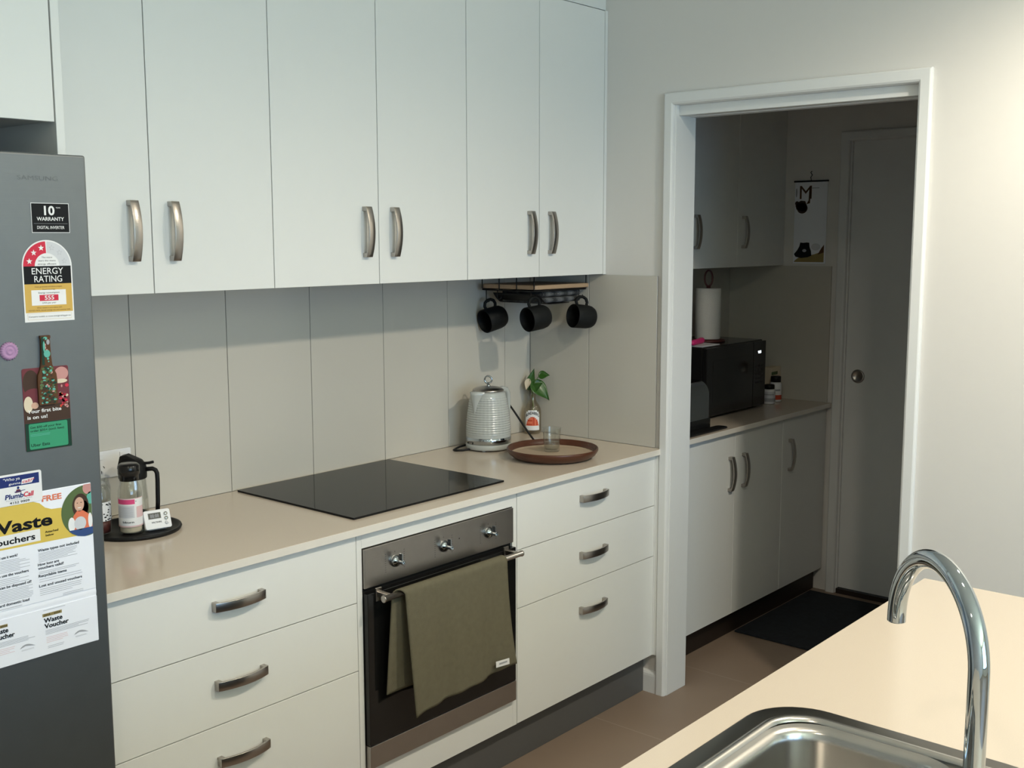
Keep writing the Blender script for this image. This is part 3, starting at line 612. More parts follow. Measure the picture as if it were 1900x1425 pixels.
# spray bottle of pink-label seasoning
bx, by = -1.822, -0.214
r = thing('condiment_bottle', (bx, by, ZR), 'clear bottle with pink and white label and black cap by the fridge', 'bottle')
m = MB().lathe([(.001, .001), (.026, .001), (.0285, .005), (.0285, .100), (.0275, .110), (.0225, .124), (.0190, .132), (.0190, .138)], 'glass', (bx, by, ZR), cap0=False)
m.lathe([(.001, .004), (.0245, .004), (.0260, .008), (.0260, .080), (.001, .080)], 'icream', (bx, by, ZR), cap0=False, cap1=False)
m.build('glass_body', r)
def wrap_art(m, cx, cy, rad, z0, ang0, arcw, h, items):
    """items drawn on a cylinder: (kind, u0,u1,v0,v1,mat,layer)"""
    for it in items:
        if it[0] == 'r':
            _, u0, u1, v0, v1, mt, l = it; n = 14
            vs = []
            for i in range(n + 1):
                a = ang0 + (u0 + (u1 - u0) * i / n - .5) * arcw; R = rad + .0002 * l
                vs += [(cx + R * math.cos(a), cy + R * math.sin(a), z0 + v0 * h), (cx + R * math.cos(a), cy + R * math.sin(a), z0 + v1 * h)]
            m.add(vs, [(2 * i, 2 * i + 2, 2 * i + 3, 2 * i + 1) for i in range(n)], mt, True)
        else:
            _, s, u, v, w, hh, mt, l, bold, curve = it
            vs, fs = text_data(s, bold); R = rad + .0002 * l
            m.add([(cx + R * math.cos(ang0 + (u + a * w - .5) * arcw), cy + R * math.sin(ang0 + (u + a * w - .5) * arcw), z0 + (v + b * hh - curve * (2 * a - 1) ** 2) * h) for a, b in vs], fs, mt)
toCam = math.atan2(-2.7055 - by, -3.2627 - bx)
m = MB()
wrap_art(m, bx, by, .0288, ZR + .022, toCam, 3.2, .070, [('r', 0, 1, 0, 1, 'iwhite', 0), ('r', 0.10, .62, .80, .97, 'ipink', 1), ('r', 0, 1, 0.985, 1.01, 'ipinkl', 1), ('r', 0, 1, -.03, 0.02, 'ipinkl', 1),
         ('r', .10, .60, .30, .74, 'ilight', 1), ('r', .66, .95, .3, .7, 'ipinkl', 1), ('r', .64, .66, .88, .91, 'ink', 2)] +
         [('r', .14, .56, .36 + .05 * k, .37 + .05 * k, 'igrey', 2) for k in range(7)] + [('t', 'bburn', .28, .12, .30, .07, 'ink', 2, 1, 0)])
m.build('label', r, fix=False)
MB().lathe([(.001, .176), (.0215, .176), (.0262, .171), (.0262, .150), (.0262, .150), (.0235, .148), (.0228, .134), (.001, .134)], 'blackgloss', (bx, by, ZR), cap0=False, cap1=False).build('cap', r)
# patterned jar behind
jx, jy = -1.876, -0.163
r = thing('spice_jar', (jx, jy, ZR), 'glass jar with black and white speckled label half hidden by fridge', 'jar')
m = MB().lathe([(.001, .001), (.024, .001), (.027, .005), (.027, .105), (.022, .120), (.018, .128)], 'glass', (jx, jy, ZR), cap0=False)
m.lathe([(.001, .004), (.0235, .004), (.0245, .035), (.001, .035)], 'redwood', (jx, jy, ZR), cap0=False, cap1=False); m.build('glass_body', r)
m = MB(); it = [('r', 0, 1, 0, 1, 'iwhite', 0)]
random.seed(3)
for k in range(60):
    u, v = random.random() * .94, random.random() * .92; it.append(('r', u, u + .02 + random.random() * .05, v, v + .03 + random.random() * .05, 'ink', 1))
wrap_art(m, jx, jy, .0272, ZR + .035, toCam + .4, 3.6, .048, it); m.build('label', r, fix=False)
MB().lathe([(.0195, .124), (.0205, .125), (.0205, .142), (.001, .143)], 'glass', (jx, jy, ZR), cap0=True, cap1=False).build('lid', r)
# glass jug
kx, ky = -1.752, -0.112
r = thing('oil_jug', (kx, ky, ZR), 'tall clear glass jug with black flip lid and black handle', 'jug')
m = MB().lathe([(.001, .001), (.036, .001), (.038, .005), (.0365, .060), (.033, .105), (.031, .118)], 'glass', (kx, ky, ZR), cap0=False, cap1=False)
m.lathe([(.029, .118), (.031, .105), (.0345, .060), (.0355, .006), (.001, .004)], 'glass', (kx, ky, ZR), cap0=False, cap1=False)
m.lathe([(.001, .0045), (.0350, .0065), (.0347, .022), (.001, .022)], 'idkgreen', (kx, ky, ZR), cap0=False, cap1=False)
m.build('glass_body', r)
R_ = Vector((.651, -.759, 0)); F_ = Vector((.759, .651, 0)); K = Vector((kx, ky, ZR))
m = MB().lathe([(.033, .112), (.0355, .114), (.0360, .138), (.0330, .150), (.026, .160), (.014, .166), (.001, .167)], 'black', (kx, ky, ZR), cap1=False)
def P3(a, z, f=0): return tuple(K + R_ * a + F_ * f + Vector((0, 0, z)))
m.tube([P3(.026, .152), P3(.044, .153), P3(.056, .156)], .004, 'black', n=8)
vs = [P3(-.036, .140, -.014), P3(-.036, .140, .014), P3(-.012, .176, -.014), P3(-.012, .176, .014), P3(-.028, .172, -.012), P3(-.028, .172, .012), P3(.022, .160, -.016), P3(.022, .160, .016), P3(-.01, .13, -.014), P3(-.01, .13, .014)]
m.add(vs, [(0, 4, 2, 6, 8), (1, 9, 7, 3, 5), (0, 1, 5, 4), (4, 5, 3, 2), (2, 3, 7, 6), (6, 7, 9, 8), (8, 9, 1, 0)], 'black')
m.build('lid', r, bevel=0.002)
MB().tube([P3(.030, .136), P3(.052, .138), P3(.060, .134), P3(.0635, .126), P3(.064, .11), P3(.0625, .05), P3(.0610, .028)], .0058, 'black', n=10).build('handle', r)
# kitchen timer
r = thing('kitchen_timer', (-1.770, -0.245, ZR), 'small white digital kitchen timer leaning on the black tray', 'timer')
ang = math.radians(-12)
T = Matrix.Translation((-1.7665, -0.2480, ZR + .0035)) @ Matrix.Rotation(ang, 4, 'Z') @ Matrix.Rotation(math.radians(-22), 4, 'X')
m = MB().prism(rrect(-.0335, .0335, 0, .0485, .005, 4), -.006, .006, 'white', axis='y', T=T); m.build('case', r, bevel=.0015)
m = MB().prism([(-.022, .0), (.022, 0), (.022, .03), (-.022, .03)], .006, .008, 'white', axis='y', T=T)
m.add([tuple(T @ Vector((a, .007, .03))) for a in (-.01, .01)] + [(-1.7665 + a, -.2480 + .034, ZR + .0008) for a in (-.01, .01)], [(0, 1, 3, 2)], 'white'); m.build('stand', r, solid=.0015)
m = MB(); A = Art(m, T @ Vector((0, -.0061, 0)), T.to_3x3() @ Vector((1, 0, 0)), T.to_3x3() @ Vector((0, 0, 1)), T.to_3x3() @ Vector((0, -1, 0)))
A.rect(-.0225, .0085, .0265, .0405, 'ilcd', 1); A.rect(-.0235, .0095, .0255, .0415, 'igrey', 0); A.text('88:88', -.018, .029, .022, .009, 'igrey', 2, .5); A.text('WILTSHIRE', -.017, .0150, .026, .004, 'ink', 1, 1)
m.build('display', r, fix=False)
for k, zz in enumerate((.036, .0245, .013)):
    m = MB().lathe([(.0048, 0), (.0048, .002), (.0038, .0035), (.001, .004)], 'foil' if k < 2 else 'white', T=T @ Matrix.Translation((.0215, -.006, zz)) @ Matrix.Rotation(PI / 2, 4, 'X'), n=20, cap1=False); m.build('button', r)
# wall outlet
r = thing('power_outlet', (-1.74, -0.008, 1.01), 'white double power outlet on the tiles behind the glass jug', 'power outlet')
MB().prism(rrect(-1.815, -1.699, 1.008, 1.080, .004, 4), -.0082, -.0175, 'white', axis='y').build('plate', r, bevel=.001)
for xx in (-1.786, -1.727):
    m = MB().box(xx - .005, xx + .005, -.0175, -.0200, 1.058, 1.072, 'white'); m.build('switch', r, bevel=.0008)
    m = MB(); A = Art(m, (xx, -.0177, 1.030), (1, 0, 0), (0, 0, 1), (0, -1, 0))
    A.poly([(-.010, .005), (-.006, .011), (-.0045, .010), (-.0085, .004)], 'ink', 1); A.poly([(.010, .005), (.006, .011), (.0045, .010), (.0085, .004)], 'ink', 1); A.rect(-.0008, .0008, -.009, -.002, 'ink', 1); m.build('socket', r)

# ================================================================== KETTLE
kx, ky, kz = -0.392, -0.136, .9003
r = thing('kettle', (kx, ky, kz), 'pale grey textured electric kettle with chrome band and ring lid', 'kettle')
m = MB().lathe([(.070, .004), (.078, .005), (.0805, .010), (.0805, .021), (.0795, .0235)], 'kettle', (kx, ky, kz))
for a in range(3): m.lathe([(.006, 0), (.006, .005)], 'white', (kx + .06 * math.cos(a * 2.1 + 3.6), ky + .06 * math.sin(a * 2.1 + 3.6), kz), n=12)
m.build('base', r)
MB().lathe([(.0785, .0240), (.0795, .0260), (.0795, .0275), (.0802, .028), (.0795, .046), (.079, .0465)], 'chrome', (kx, ky, kz), n=64, cap0=True, cap1=False).build('chrome_band', r)
pr_ = []
for k in range(241):
    t = k / 240; z = .0465 + .1595 * t; rr = .0790 - .0035 * t - .0160 * t ** 2.2
    if t > .96: rr -= .010 * ((t - .96) / .04) ** 2
    pr_.append((rr, z))
def dim(a, z):
    e = min(1, max(0, (z - .055) / .01)) * min(1, max(0, (.19 - z) / .01))
    return 1 + e * (.0150 * (.5 - .5 * math.cos(2 * PI * (z - .0465) / .0080)) + .0035 * math.cos(a * 34))
body = MB().lathe(pr_, 'kettle', (kx, ky, kz), n=240, fn=dim, cap0=True, cap1=True)
# spout pointing to -x
sv = []; ns = 9
for j in range(ns):
    z = .118 + (.207 - .118) * j / (ns - 1); t = j / (ns - 1)
    ext = .073 + .013 * t ** 1.3 ; w = .004 + .026 * t
    for a, q in ((-1, 0), (-.5, .72), (0, 1), (.5, .72), (1, 0)):
        bx_ = .068 - .006 * t
        sv.append((kx - (bx_ + (ext - bx_) * q) + (0.0 if q else .012), ky + a * w, kz + z))
sf = [(j * 5 + i, j * 5 + i + 1, (j + 1) * 5 + i + 1, (j + 1) * 5 + i) for j in range(ns - 1) for i in range(4)] + [tuple((ns - 1) * 5 + i for i in range(5)), (4, 3, 2, 1, 0)]
body.add(sv, sf, 'kettle', True); body.build('body', r)
lid = MB().lathe([(.0545, .2055), (.0550, .2085), (.052, .2120), (.040, .2175), (.020, .2210), (.001, .2220)], 'nickel', (kx, ky, kz), cap1=False).build('lid', r)
ring = MB().lathe([(.008, .2205), (.0075, .225), (.0045, .2275), (.0042, .2325)], 'chrome', (kx, ky, kz), n=24)
ring.tube([(kx + .651 * .0125 * math.cos(a), ky - .759 * .0125 * math.cos(a), kz + .2440 + .0125 * math.sin(a)) for a in [2 * PI * i / 28 for i in range(28)]], .0032, 'chrome', n=10, closed=True)
ring.build('lid_ring', lid)
MB().tube([(kx + .052, ky, kz + .198), (kx + .075, ky, kz + .204), (kx + .094, ky, kz + .200), (kx + .104, ky, kz + .185), (kx + .106, ky, kz + .15), (kx + .101, ky, kz + .10), (kx + .094, ky, kz + .072), (kx + .082, ky, kz + .062), (kx + .068, ky, kz + .062)],
          .009, 'kettle', n=14, rs=[.011, .011, .0105, .010, .0095, .0095, .009, .009, .008]).build('handle', r)
MB().tube([(kx - .050, ky + .062, kz + .012), (kx - .075, ky + .070, kz + .008), (kx - .100, ky + .066, kz + .0045), (kx - .116, ky + .058, kz + .0045), (kx - .118, ky + .045, kz + .0045), (kx - .100, ky + .030, kz + .0045), (kx - .07, ky + .02, kz + .006), (kx - .06, ky + .015, kz + .010)], .0038, 'black', n=8).build('cord', r)

# cord to the right of the kettle
crd = [(-.2405, -.1055, 1.0330), (-.2330, -.1150, 1.0160), (-.2200, -.1290, .9870), (-.2090, -.1440, .9590), (-.2000, -.1600, .9330), (-.1950, -.1740, .9140), (-.200, -.190, .9048), (-.215, -.205, .9042)]
tag(MB().tube(crd, .0036, 'black', n=8).build('charging_cable'), 'loose black cable hanging between the kettle and the plant bottle', 'cable')

# ================================================================== PLANT BOTTLE
px_, py_, pz_ = -0.052, -0.056, .9003
r = thing('bottle_vase', (px_, py_, pz_), 'glass drink bottle with orange label holding a green plant cutting', 'bottle')
m = MB().lathe([(.001, .001), (.028, .001), (.0325, .005), (.0330, .012), (.0330, .082), (.0310, .096), (.0240, .110), (.0160, .122), (.0128, .133), (.0128, .142), (.0145, .143), (.0145, .150)], 'amber', (px_, py_, pz_), cap0=False, cap1=False)
m.lathe([(.0120, .150), (.0108, .133), (.0140, .121), (.0220, .108), (.0290, .094), (.0310, .082), (.0310, .010), (.001, .005)], 'amber', (px_, py_, pz_), cap0=False, cap1=False)
m.build('glass_body', r)
tc2 = math.atan2(-2.7055 - py_, -3.2627 - px_)
m = MB(); items = [('r', 0, 1, 0, .80, 'iwhite', 0), ('r', .06, .94, .80, .90, 'iwhite', 0), ('r', .2, .8, .90, .97, 'iwhite', 0), ('r', 0, 1, .22, .24, 'iorange', 1)]
for k in range(11):
    a = PI * (k + .5) / 11; u = .5 + .40 * math.cos(a)
    items.append(('r', min(u, .5 + .05 * math.cos(a)) - .03, max(u, .5 + .05 * math.cos(a)) + .03, .24, .24 + .40 * math.sin(a) + .02, 'iorange' if k % 2 else 'itomato', 1 + k * .1))
items.append(('t', 'BUNDABERG', .04, .78, .92, .14, 'ink', 3, 1, .16))
wrap_art(m, px_, py_, .0333, pz_ + .016, tc2, 1.75, .078, items); m.build('label', r, fix=False)
MB().tube([(px_, py_, pz_ + .03), (px_ + .002, py_ - .002, pz_ + .10), (px_, py_, pz_ + .150), (px_ - .010, py_ + .002, pz_ + .19), (px_ - .012, py_ + .002, pz_ + .205)], .0022, 'stem', n=8).build('stem', r)
def leaf(base, tip, w, normal, cup=.2, mt='leaf'):
    b = Vector(base); t = Vector(tip); ax = t - b; L = ax.length; ax.normalize(); n = Vector(normal); n = (n - ax * n.dot(ax)).normalized(); sd = ax.cross(n)
    def f(u, v):
        s = v; ww = w * math.sin(PI * min(1, s ** .62)) * (1 - .25 * s) * .9
        a = (u - .5) * 2
        back = -.10 * L * abs(a) * max(0, 1 - s * 3)
        return tuple(b + ax * (L * s + back) + sd * (ww * a) + n * (cup * w * a * a - .22 * L * s * s))
    return MB().grid(10, 14, f, mt)
def stemto(m, a, b): m.tube([a, ((a[0] + b[0]) / 2, (a[1] + b[1]) / 2, (a[2] + b[2]) / 2 + .004), b], .0014, 'stem', n=6)
def W3(a, f, z): v = Vector((px_, py_, pz_)) + R_ * a + F_ * f; return (v.x, v.y, pz_ + z)
specs = [(W3(-.013, -.002, .172), W3(.003, -.014, .245), .021, (-.9, -.5, .1)), (W3(.002, -.006, .192), W3(.066, -.026, .135), .037, (-.55, -.75, .60)), (W3(.026, -.012, .222), W3(.062, -.022, .226), .021, (-.7, -.6, .6)), (W3(-.014, -.004, .205), W3(-.026, -.016, .168), .015, (-.9, -.4, .2)), (W3(.000, -.010, .168), W3(.034, -.030, .196), .020, (-.8, -.5, .4))]
for i, (a, b, w, n) in enumerate(specs):
    m = leaf(a, b, w, n); stemto(m, W3(-.004, 0, .170), a); o = m.build('leaf', r); o.modifiers.new('s', 'SOLIDIFY').thickness = .0006
    if i == 3: o.data.materials.clear(); o.data.materials.append(X['icream']); o['label'] = 'pale cream variegated leaf'

# ================================================================== TRAY AND GLASS
tx, ty = -0.372, -0.408
r = thing('serving_tray', (tx, ty, .9003), 'round brown wooden tray with beige centre, front right of kettle', 'tray')
MB().lathe([(.001, 0), (.118, 0), (.132, .004), (.146, .014), (.1535, .026), (.1545, .033), (.1525, .036), (.1495, .0345), (.146, .0235), (.140, .0170)], 'traywood', (tx, ty, .9003), n=96, cap0=False, cap1=False).build('rim', r)
MB().lathe([(.1462, .0235), (.140, .0150), (.130, .0128), (.001, .0125)], 'trayin', (tx, ty, .9003), n=96, cap0=False, cap1=False).build('inlay', r)
gx, gy, gz = -0.345, -0.383, .9134
r = thing('water_glass', (gx, gy, gz), 'clear tumbler of water standing on the round wooden tray', 'glass')
MB().lathe([(.001, 0), (.024, 0), (.0265, .003), (.0285, .030), (.0320, .080), (.0322, .082), (.0305, .082), (.0268, .030), (.0235, .009), (.001, .007)], 'glass', (gx, gy, gz), n=56, cap0=False, cap1=False).build('tumbler', r)
MB().lathe([(.001, .0072), (.0233, .0092), (.0258, .026), (.0262, .034), (.001, .034)], 'water', (gx, gy, gz), n=56, cap0=False, cap1=False).build('water', r)

# ================================================================== MUG RACK
r = thing('mug_rack', (-0.17, -0.165, 1.44), 'black wire under-shelf rack hanging beneath the right wall cabinet', 'rack')
XL, XR, YF_, YB_ = -0.318, -0.030, -0.288, -0.045
ZBt = 1.4555
m = MB(); wr = .0019
for yy in (-0.045, -0.125, -0.205, -0.284):
    m.tube([(XR, yy, ZBt), (XL, yy, ZBt), (XL - .002, yy, ZBt + .004), (XL - .002, yy, 1.5035)], wr, 'black', n=8)
m.tube([(XL, YF_, ZBt - .003), (XR, YF_, ZBt - .003), (XR, YB_, ZBt - .003), (XL, YB_, ZBt - .003)], wr, 'black', n=8, closed=True)
m.tube([(XL - .002, YB_, 1.5035), (XL - .002, YF_, 1.5035)], wr, 'black', n=8)
m.box(XL + .03, XR, YF_ + .02, YF_ + .04, 1.5030, 1.5045, 'black').box(XL + .03, XR, YB_ - .04, YB_ - .02, 1.5030, 1.5045, 'black')
m.tube([(XR, YF_, ZBt), (XR, YF_, 1.5035)], wr, 'black', n=8); m.tube([(XR, YB_, ZBt), (XR, YB_, 1.5035)], wr, 'black', n=8)
m.build('wire_frame', r)
HK = [(-0.304, -0.050), (-0.318, -0.115), (-0.317, -0.267), (-0.072, -0.288)]
for hx_, hy_ in HK:
    L_ = .040 if hx_ == -0.304 else .028
    d_ = Vector((-.976, .218, 0)) if hy_ < -.2 or hx_ == -0.304 else Vector((-1, 0, 0))
    d_ = Vector((.218, .976, 0)) * -1 if False else d_
    pts = [(hx_, hy_, ZBt - .003), (hx_, hy_, ZBt - L_)] + [(hx_ + d_.y * .0 + R_.x * (.0065 - .0065 * math.cos(a)), hy_ + R_.y * (.0065 - .0065 * math.cos(a)), ZBt - L_ - .0065 * math.sin(a)) for a in [PI * q / 8 for q in range(1, 9)]] + [(hx_ + R_.x * .013, hy_ + R_.y * .013, ZBt - L_ + .006)]
    MB().tube(pts, .0016, 'black', n=8).build('hook', r)
# wooden board on the rack
tag(MB().prism(rrect(XL + .002, -0.010, YF_ - .002, YB_ + .004, .012, 5), 1.4580, 1.4735, 'wood').build('chopping_board', bevel=.003, seg=3), 'thin pale timber board lying on the black wire mug rack', 'board')
# folded cloths in a sling below
def slab(z0, z1, x0, x1, mm, ribs):
    def f(u, v):
        a = 2 * PI * u
        cx, cz = (x0 + x1) / 2, 0
        y = -0.275 + .20 * v
        # superellipse section in z/y is simple; ribs along x
        return None
    return None
r = thing('folded_cloths', (-0.17, -0.17, 1.392), 'two folded charcoal ribbed cloths held under the wire rack', 'cloth')
for z0, z1 in ((1.4300, 1.4505), (1.4085, 1.4290)):
    m = MB(); nx = 150
    prof = []
    for k in range(25):
        a = PI / 2 + PI * k / 24; prof.append((math.cos(a), math.sin(a)))
    vs = []; fs = []
    h = (z1 - z0) / 2; zc = (z0 + z1) / 2
    for i in range(nx + 1):
        x = -0.262 + (0.218) * i / nx
        rb = .0050 * abs(math.sin(PI * i / 5)) if i > 0 else 0
        vs.append((x, -0.09, zc + h))
        for c, s_ in prof: vs.append((x, -0.2610 + (h + rb) * c * 1.0, zc + (h) * s_ * .98))
        vs.append((x, -0.09, zc - h))
    n = 27
    for i in range(nx):
        for j in range(n - 1): fs.append((i * n + j, (i + 1) * n + j, (i + 1) * n + j + 1, i * n + j + 1))
    fs += [tuple(range(n)), tuple(nx * n + q for q in range(n))[::-1]]
    m.add(vs, fs, 'cloth', True); m.build('cloth', r)
def sling(u, v):
    x = -0.286 + .166 * u; e = min(u, 1 - u) * 2
    z = 1.4070 + .035 * (1 - min(1, u * 3.2)) ** 2 - .0015 * math.sin(PI * u); return (x, -0.282 + .215 * v, z)
MB().grid(24, 6, sling, 'black').build('sling', r, solid=.0015)

# ================================================================== MUGS
def mug(label):
    r = thing('mug', (0, 0, 0), label, 'mug', 'charcoal mugs hanging from the wire rack')
    pr2 = [(.001, 0), (.028, 0), (.0345, .003), (.0395, .012), (.0420, .026), (.0425, .060), (.0425, .0845), (.0415, .086), (.0400, .0845), (.0398, .060), (.0390, .026), (.034, .010), (.001, .006)]
    MB().lathe(pr2, 'mug', n=56, cap0=False, cap1=False).build('body', r)
    pts = [(.040, 0, .068), (.052, 0, .0725), (.064, 0, .068), (.0705, 0, .056), (.0705, 0, .042), (.064, 0, .030), (.052, 0, .0245), (.040, 0, .027)]
    sm = []
    for k in range(len(pts) - 1):
        for t in (0, .5): sm.append(tuple(Vector(pts[k]).lerp(Vector(pts[k + 1]), t)))
    sm.append(pts[-1]); MB().tube(sm, .0055, 'mug', n=12).build('handle', r)
    return r
def copy_tree(o, parent=None):
    c = o.copy(); COL.objects.link(c); c.parent = parent
    for ch in [q for q in bpy.data.objects if q.parent == o]: copy_tree(ch, c)
    return c
def pose_mug(r, hook, axis, roll_=0):
    """local +Z = opening, local +X = handle (up)"""
    z = Vector(axis).normalized(); upv = Vector((0, 0, 1)); x = (upv - z * upv.dot(z)).normalized(); y = z.cross(x)
    x2 = x * math.cos(roll_) + y * math.sin(roll_); y2 = z.cross(x2)
    Rm = Matrix((x2, y2, z)).transposed().to_4x4()
    grip = Rm @ Vector((.0650, 0, .049)); Rm.translation = Vector(hook) - grip
    r.matrix_world = Rm
m0 = mug('charcoal mug hanging alone on the left hook of the rack, handle upright')
m2 = copy_tree(m0); m2['label'] = 'charcoal mug hanging below the folded cloths, middle of the three'
m3 = copy_tree(m0); m3['label'] = 'charcoal mug hanging at the right end of the rack by the wall'
pose_mug(m0, (-0.2975, -0.0577, 1.4105), (-.96, .20, -.22), 0)
pose_mug(m2, (-0.3105, -0.2745, 1.4255), (-.97, .22, -.12), 0)
pose_mug(m3, (-0.0655, -0.2955, 1.4195), (-.92, .30, .10), .12)

# ================================================================== PANTRY
ZPC = 0.886; YPD = -0.524; ZPB = 0.125
pg = 'cabinets inside the pantry'
def base_doors(x0, x1, xm, hx, label):
    r = thing('pantry_base_cabinet', ((x0 + x1) / 2, -.26, ZPB), label, 'cabinet', pg)
    MB().box(x0, x1, -0.01, YPD + .0205, ZPB + .003, ZPC - .0215, 'carcass').build('body', r)
    for a, b in zip([x0] + xm, xm + [x1]):
        dd = front(r, 'door', a, b, ZPB - .02, ZPC - .024, YPD)
        for h in hx:
            if a < h < b: handle(dd, h, YPD, .697)
base_doors(0.250, 1.0724, [0.6609], [0.620, 0.729], 'white two-door base cabinet in the pantry under the microwave')
base_doors(1.0724, 1.4985, [], [1.137], 'white single-door base cabinet at the far end of the pantry')
r = thing('pantry_base_cabinet', (.18, -.26, ZPB), 'white end section of the pantry base run just inside the doorway', 'cabinet', pg)
MB().box(0.110, 0.2495, -0.01, YPD, ZPB - .018, ZPC - .0215, 'cab').build('body', r)
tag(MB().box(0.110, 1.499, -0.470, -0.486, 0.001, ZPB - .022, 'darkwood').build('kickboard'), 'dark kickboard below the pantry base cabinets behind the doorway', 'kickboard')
bto = tag(MB().box(0.110, 1.4985, -0.009, -0.5456, ZPC - .020, ZPC, 'stone').build('benchtop', bevel=.001), 'beige stone benchtop inside the pantry with the microwave on it', 'benchtop')
o = MB().box(0.110, 1.4985, -0.5457, -0.5473, ZPC - .0198, ZPC - .0002, 'litedge').build('lit_edge', bto, bevel=.0006); o['label'] = 'stone front edge, coloured paler as if lit from the front'  # pantry bench edge gets the same painted frontal light
YPU = -0.282
def pwall(x0, x1, xm, hx, label):
    r = thing('pantry_wall_cabinet', ((x0 + x1) / 2, -.001, 1.506), label, 'cabinet', pg)
    MB().box(x0, x1, -0.001, YPU + .0205, 1.510, 2.40, 'carcass').build('body', r)
    for a, b in zip([x0] + xm, xm + [x1]):
        dd = front(r, 'door', a, b, 1.506, 2.40, YPU)
        for h in hx:
            if a < h < b: handle(dd, h, YPU, 1.658)
pwall(0.110, 1.0724, [0.6609], [0.7225], 'white wall cabinet in the pantry above the paper towel')
pwall(1.0724, 1.5075, [], [1.118], 'white single-door wall cabinet in the pantry beside the calendar')
# microwave
r = thing('microwave', (.935, -.2, ZPC), 'black microwave oven on the pantry bench', 'microwave')
mx0, mx1, my0, my1, mz0, mz1 = .680, 1.192, -.352, -.035, ZPC + .010, 1.188
m = MB().box(mx0, mx1, my0, my1, mz0, mz1, 'blackgloss')
for a in (mx0 + .03, mx1 - .03):
    for b in (my0 + .03, my1 - .03): m.lathe([(.012, -.0098), (.012, .002)], 'black', (a, b, mz0), n=14)
m.build('body', r, bevel=.004)
dd = MB().box(mx0 + .002, mx1 - .115, my0, my0 - .020, mz0 + .004, mz1 - .004, 'blackgloss').build('door', r, bevel=.003)
MB().box(mx0 + .055, mx1 - .165, my0 - .0200, my0 - .0206, mz0 + .060, mz1 - .060, 'blackoven').build('window_pane', dd)
m = MB().box(mx1 - .113, mx1 - .002, my0, my0 - .019, mz0 + .004, mz1 - .004, 'blackgloss'); A = Art(m, (mx1 - .058, my0 - .0192, 0), (1, 0, 0), (0, 0, 1), (0, -1, 0))
for q in range(5):
    for w in range(3): A.rect(-.034 + w * .026, -.016 + w * .026, 1.00 + q * .018, 1.008 + q * .018, 'keygrey', 1)
m.build('control_panel', r, bevel=.002)
m = MB(); A = Art(m, (mx1 - .058, my0 - .0194, 1.132), (1, 0, 0), (0, 0, 1), (0, -1, 0)); A.text('9:55', -.016, 0, .028, .011, 'led', 1, 1.5); m.build('clock_display', r, fix=False)
# paper towel on its holder
ptx, pty, ptz = .950, -.215, 1.1885
r = thing('paper_towel_roll', (ptx, pty, ptz), 'white paper towel roll on a dark red stand on the microwave', 'paper towel')
MB().lathe([(.001, 0), (.075, 0), (.077, .004), (.073, .009), (.001, .010)], 'redwood', (ptx, pty, ptz), cap0=False, cap1=False).build('stand_base', r)
MB().lathe([(.020, .0115), (.053, .0115), (.0545, .014), (.0545, .228), (.053, .2300), (.020, .2300)], 'papertowel', (ptx, pty, ptz), cap0=False, cap1=False).build('roll', r)
m = MB().lathe([(.009, .010), (.009, .240)], 'redwood', (ptx, pty, ptz), n=16)
m.tube([(ptx + R_.x * .017 * math.sin(a), pty + R_.y * .017 * math.sin(a), ptz + .272 - .034 * math.cos(a)) for a in [2 * PI * q / 24 for q in range(24)]], .004, 'redwood', n=8, closed=True); m.build('post', r)
# papers and pink mitt on the microwave
tag(MB().box(.700, .840, -.340, -.250, 1.1885, 1.1925, 'ilight', ).build('notepad'), 'small pale notepad lying on top of the microwave', 'notepad')
T = Matrix.Translation((.750, -.285, 1.2045)) @ Matrix.Rotation(math.radians(14), 4, 'Z') @ Matrix.Rotation(PI / 2, 4, 'Y')
tag(MB().lathe([(.002, -.075), (.009, -.072), (.0115, -.05), (.0115, .02), (.0135, .05), (.012, .07), (.003, .078)], 'pink', T=T, n=20).build('pink_grip'), 'bright pink silicone utensil lying on top of the microwave', 'utensil')
# dark packet behind the roll
m = MB().box(.740, .860, -.020, -.075, 1.1885, 1.400, 'idkgreen'); A = Art(m, (0, -.0752, 0), (1, 0, 0), (0, 0, 1), (0, -1, 0)); A.rect(.742, .858, 1.25, 1.30, 'ibrown', 1); A.rect(.742, .858, 1.30, 1.325, 'itan', 1)
tag(m.build('food_packet', bevel=.002), 'dark green and brown packet standing behind the paper towel roll', 'packet')
# toaster
r = thing('toaster', (.36, -.35, ZPC), 'chrome toaster half hidden by the door jamb in the pantry', 'toaster')
def toast_sec(w, z0, z1, rr): return [(-w, z0), (w, z0), (w, z1 - rr)] + arc(w - rr, z1 - rr, rr, 0, 90, 8) + arc(-w + rr, z1 - rr, rr, 90, 180, 8)
ytc = -.385
m = MB().prism([(ytc + a, z) for a, z in toast_sec(.085, ZPC + .020, ZPC + .190, .055)], .240, .545, 'chrome', axis='x'); m.build('body', r, bevel=.004)
m = MB().prism([(ytc + a, z) for a, z in toast_sec(.088, ZPC + .001, ZPC + .045, .01)], .236, .552, 'blackgloss', axis='x'); m.build('base', r, bevel=.003)
m = MB().box(.545, .5475, ytc - .0850, ytc + .0850, ZPC + .125, ZPC + .133, 'black').box(.545, .570, ytc - .02, ytc + .02, ZPC + .10, ZPC + .118, 'black'); m.build('lever', r)
tag(MB().prism(rrect(.300, .600, -.530, -.478, .02, 4), ZPC + .0005, ZPC + .007, 'blackgloss').build('crumb_mat', bevel=.002), 'dark mat lying in front of the toaster on the pantry bench', 'mat')
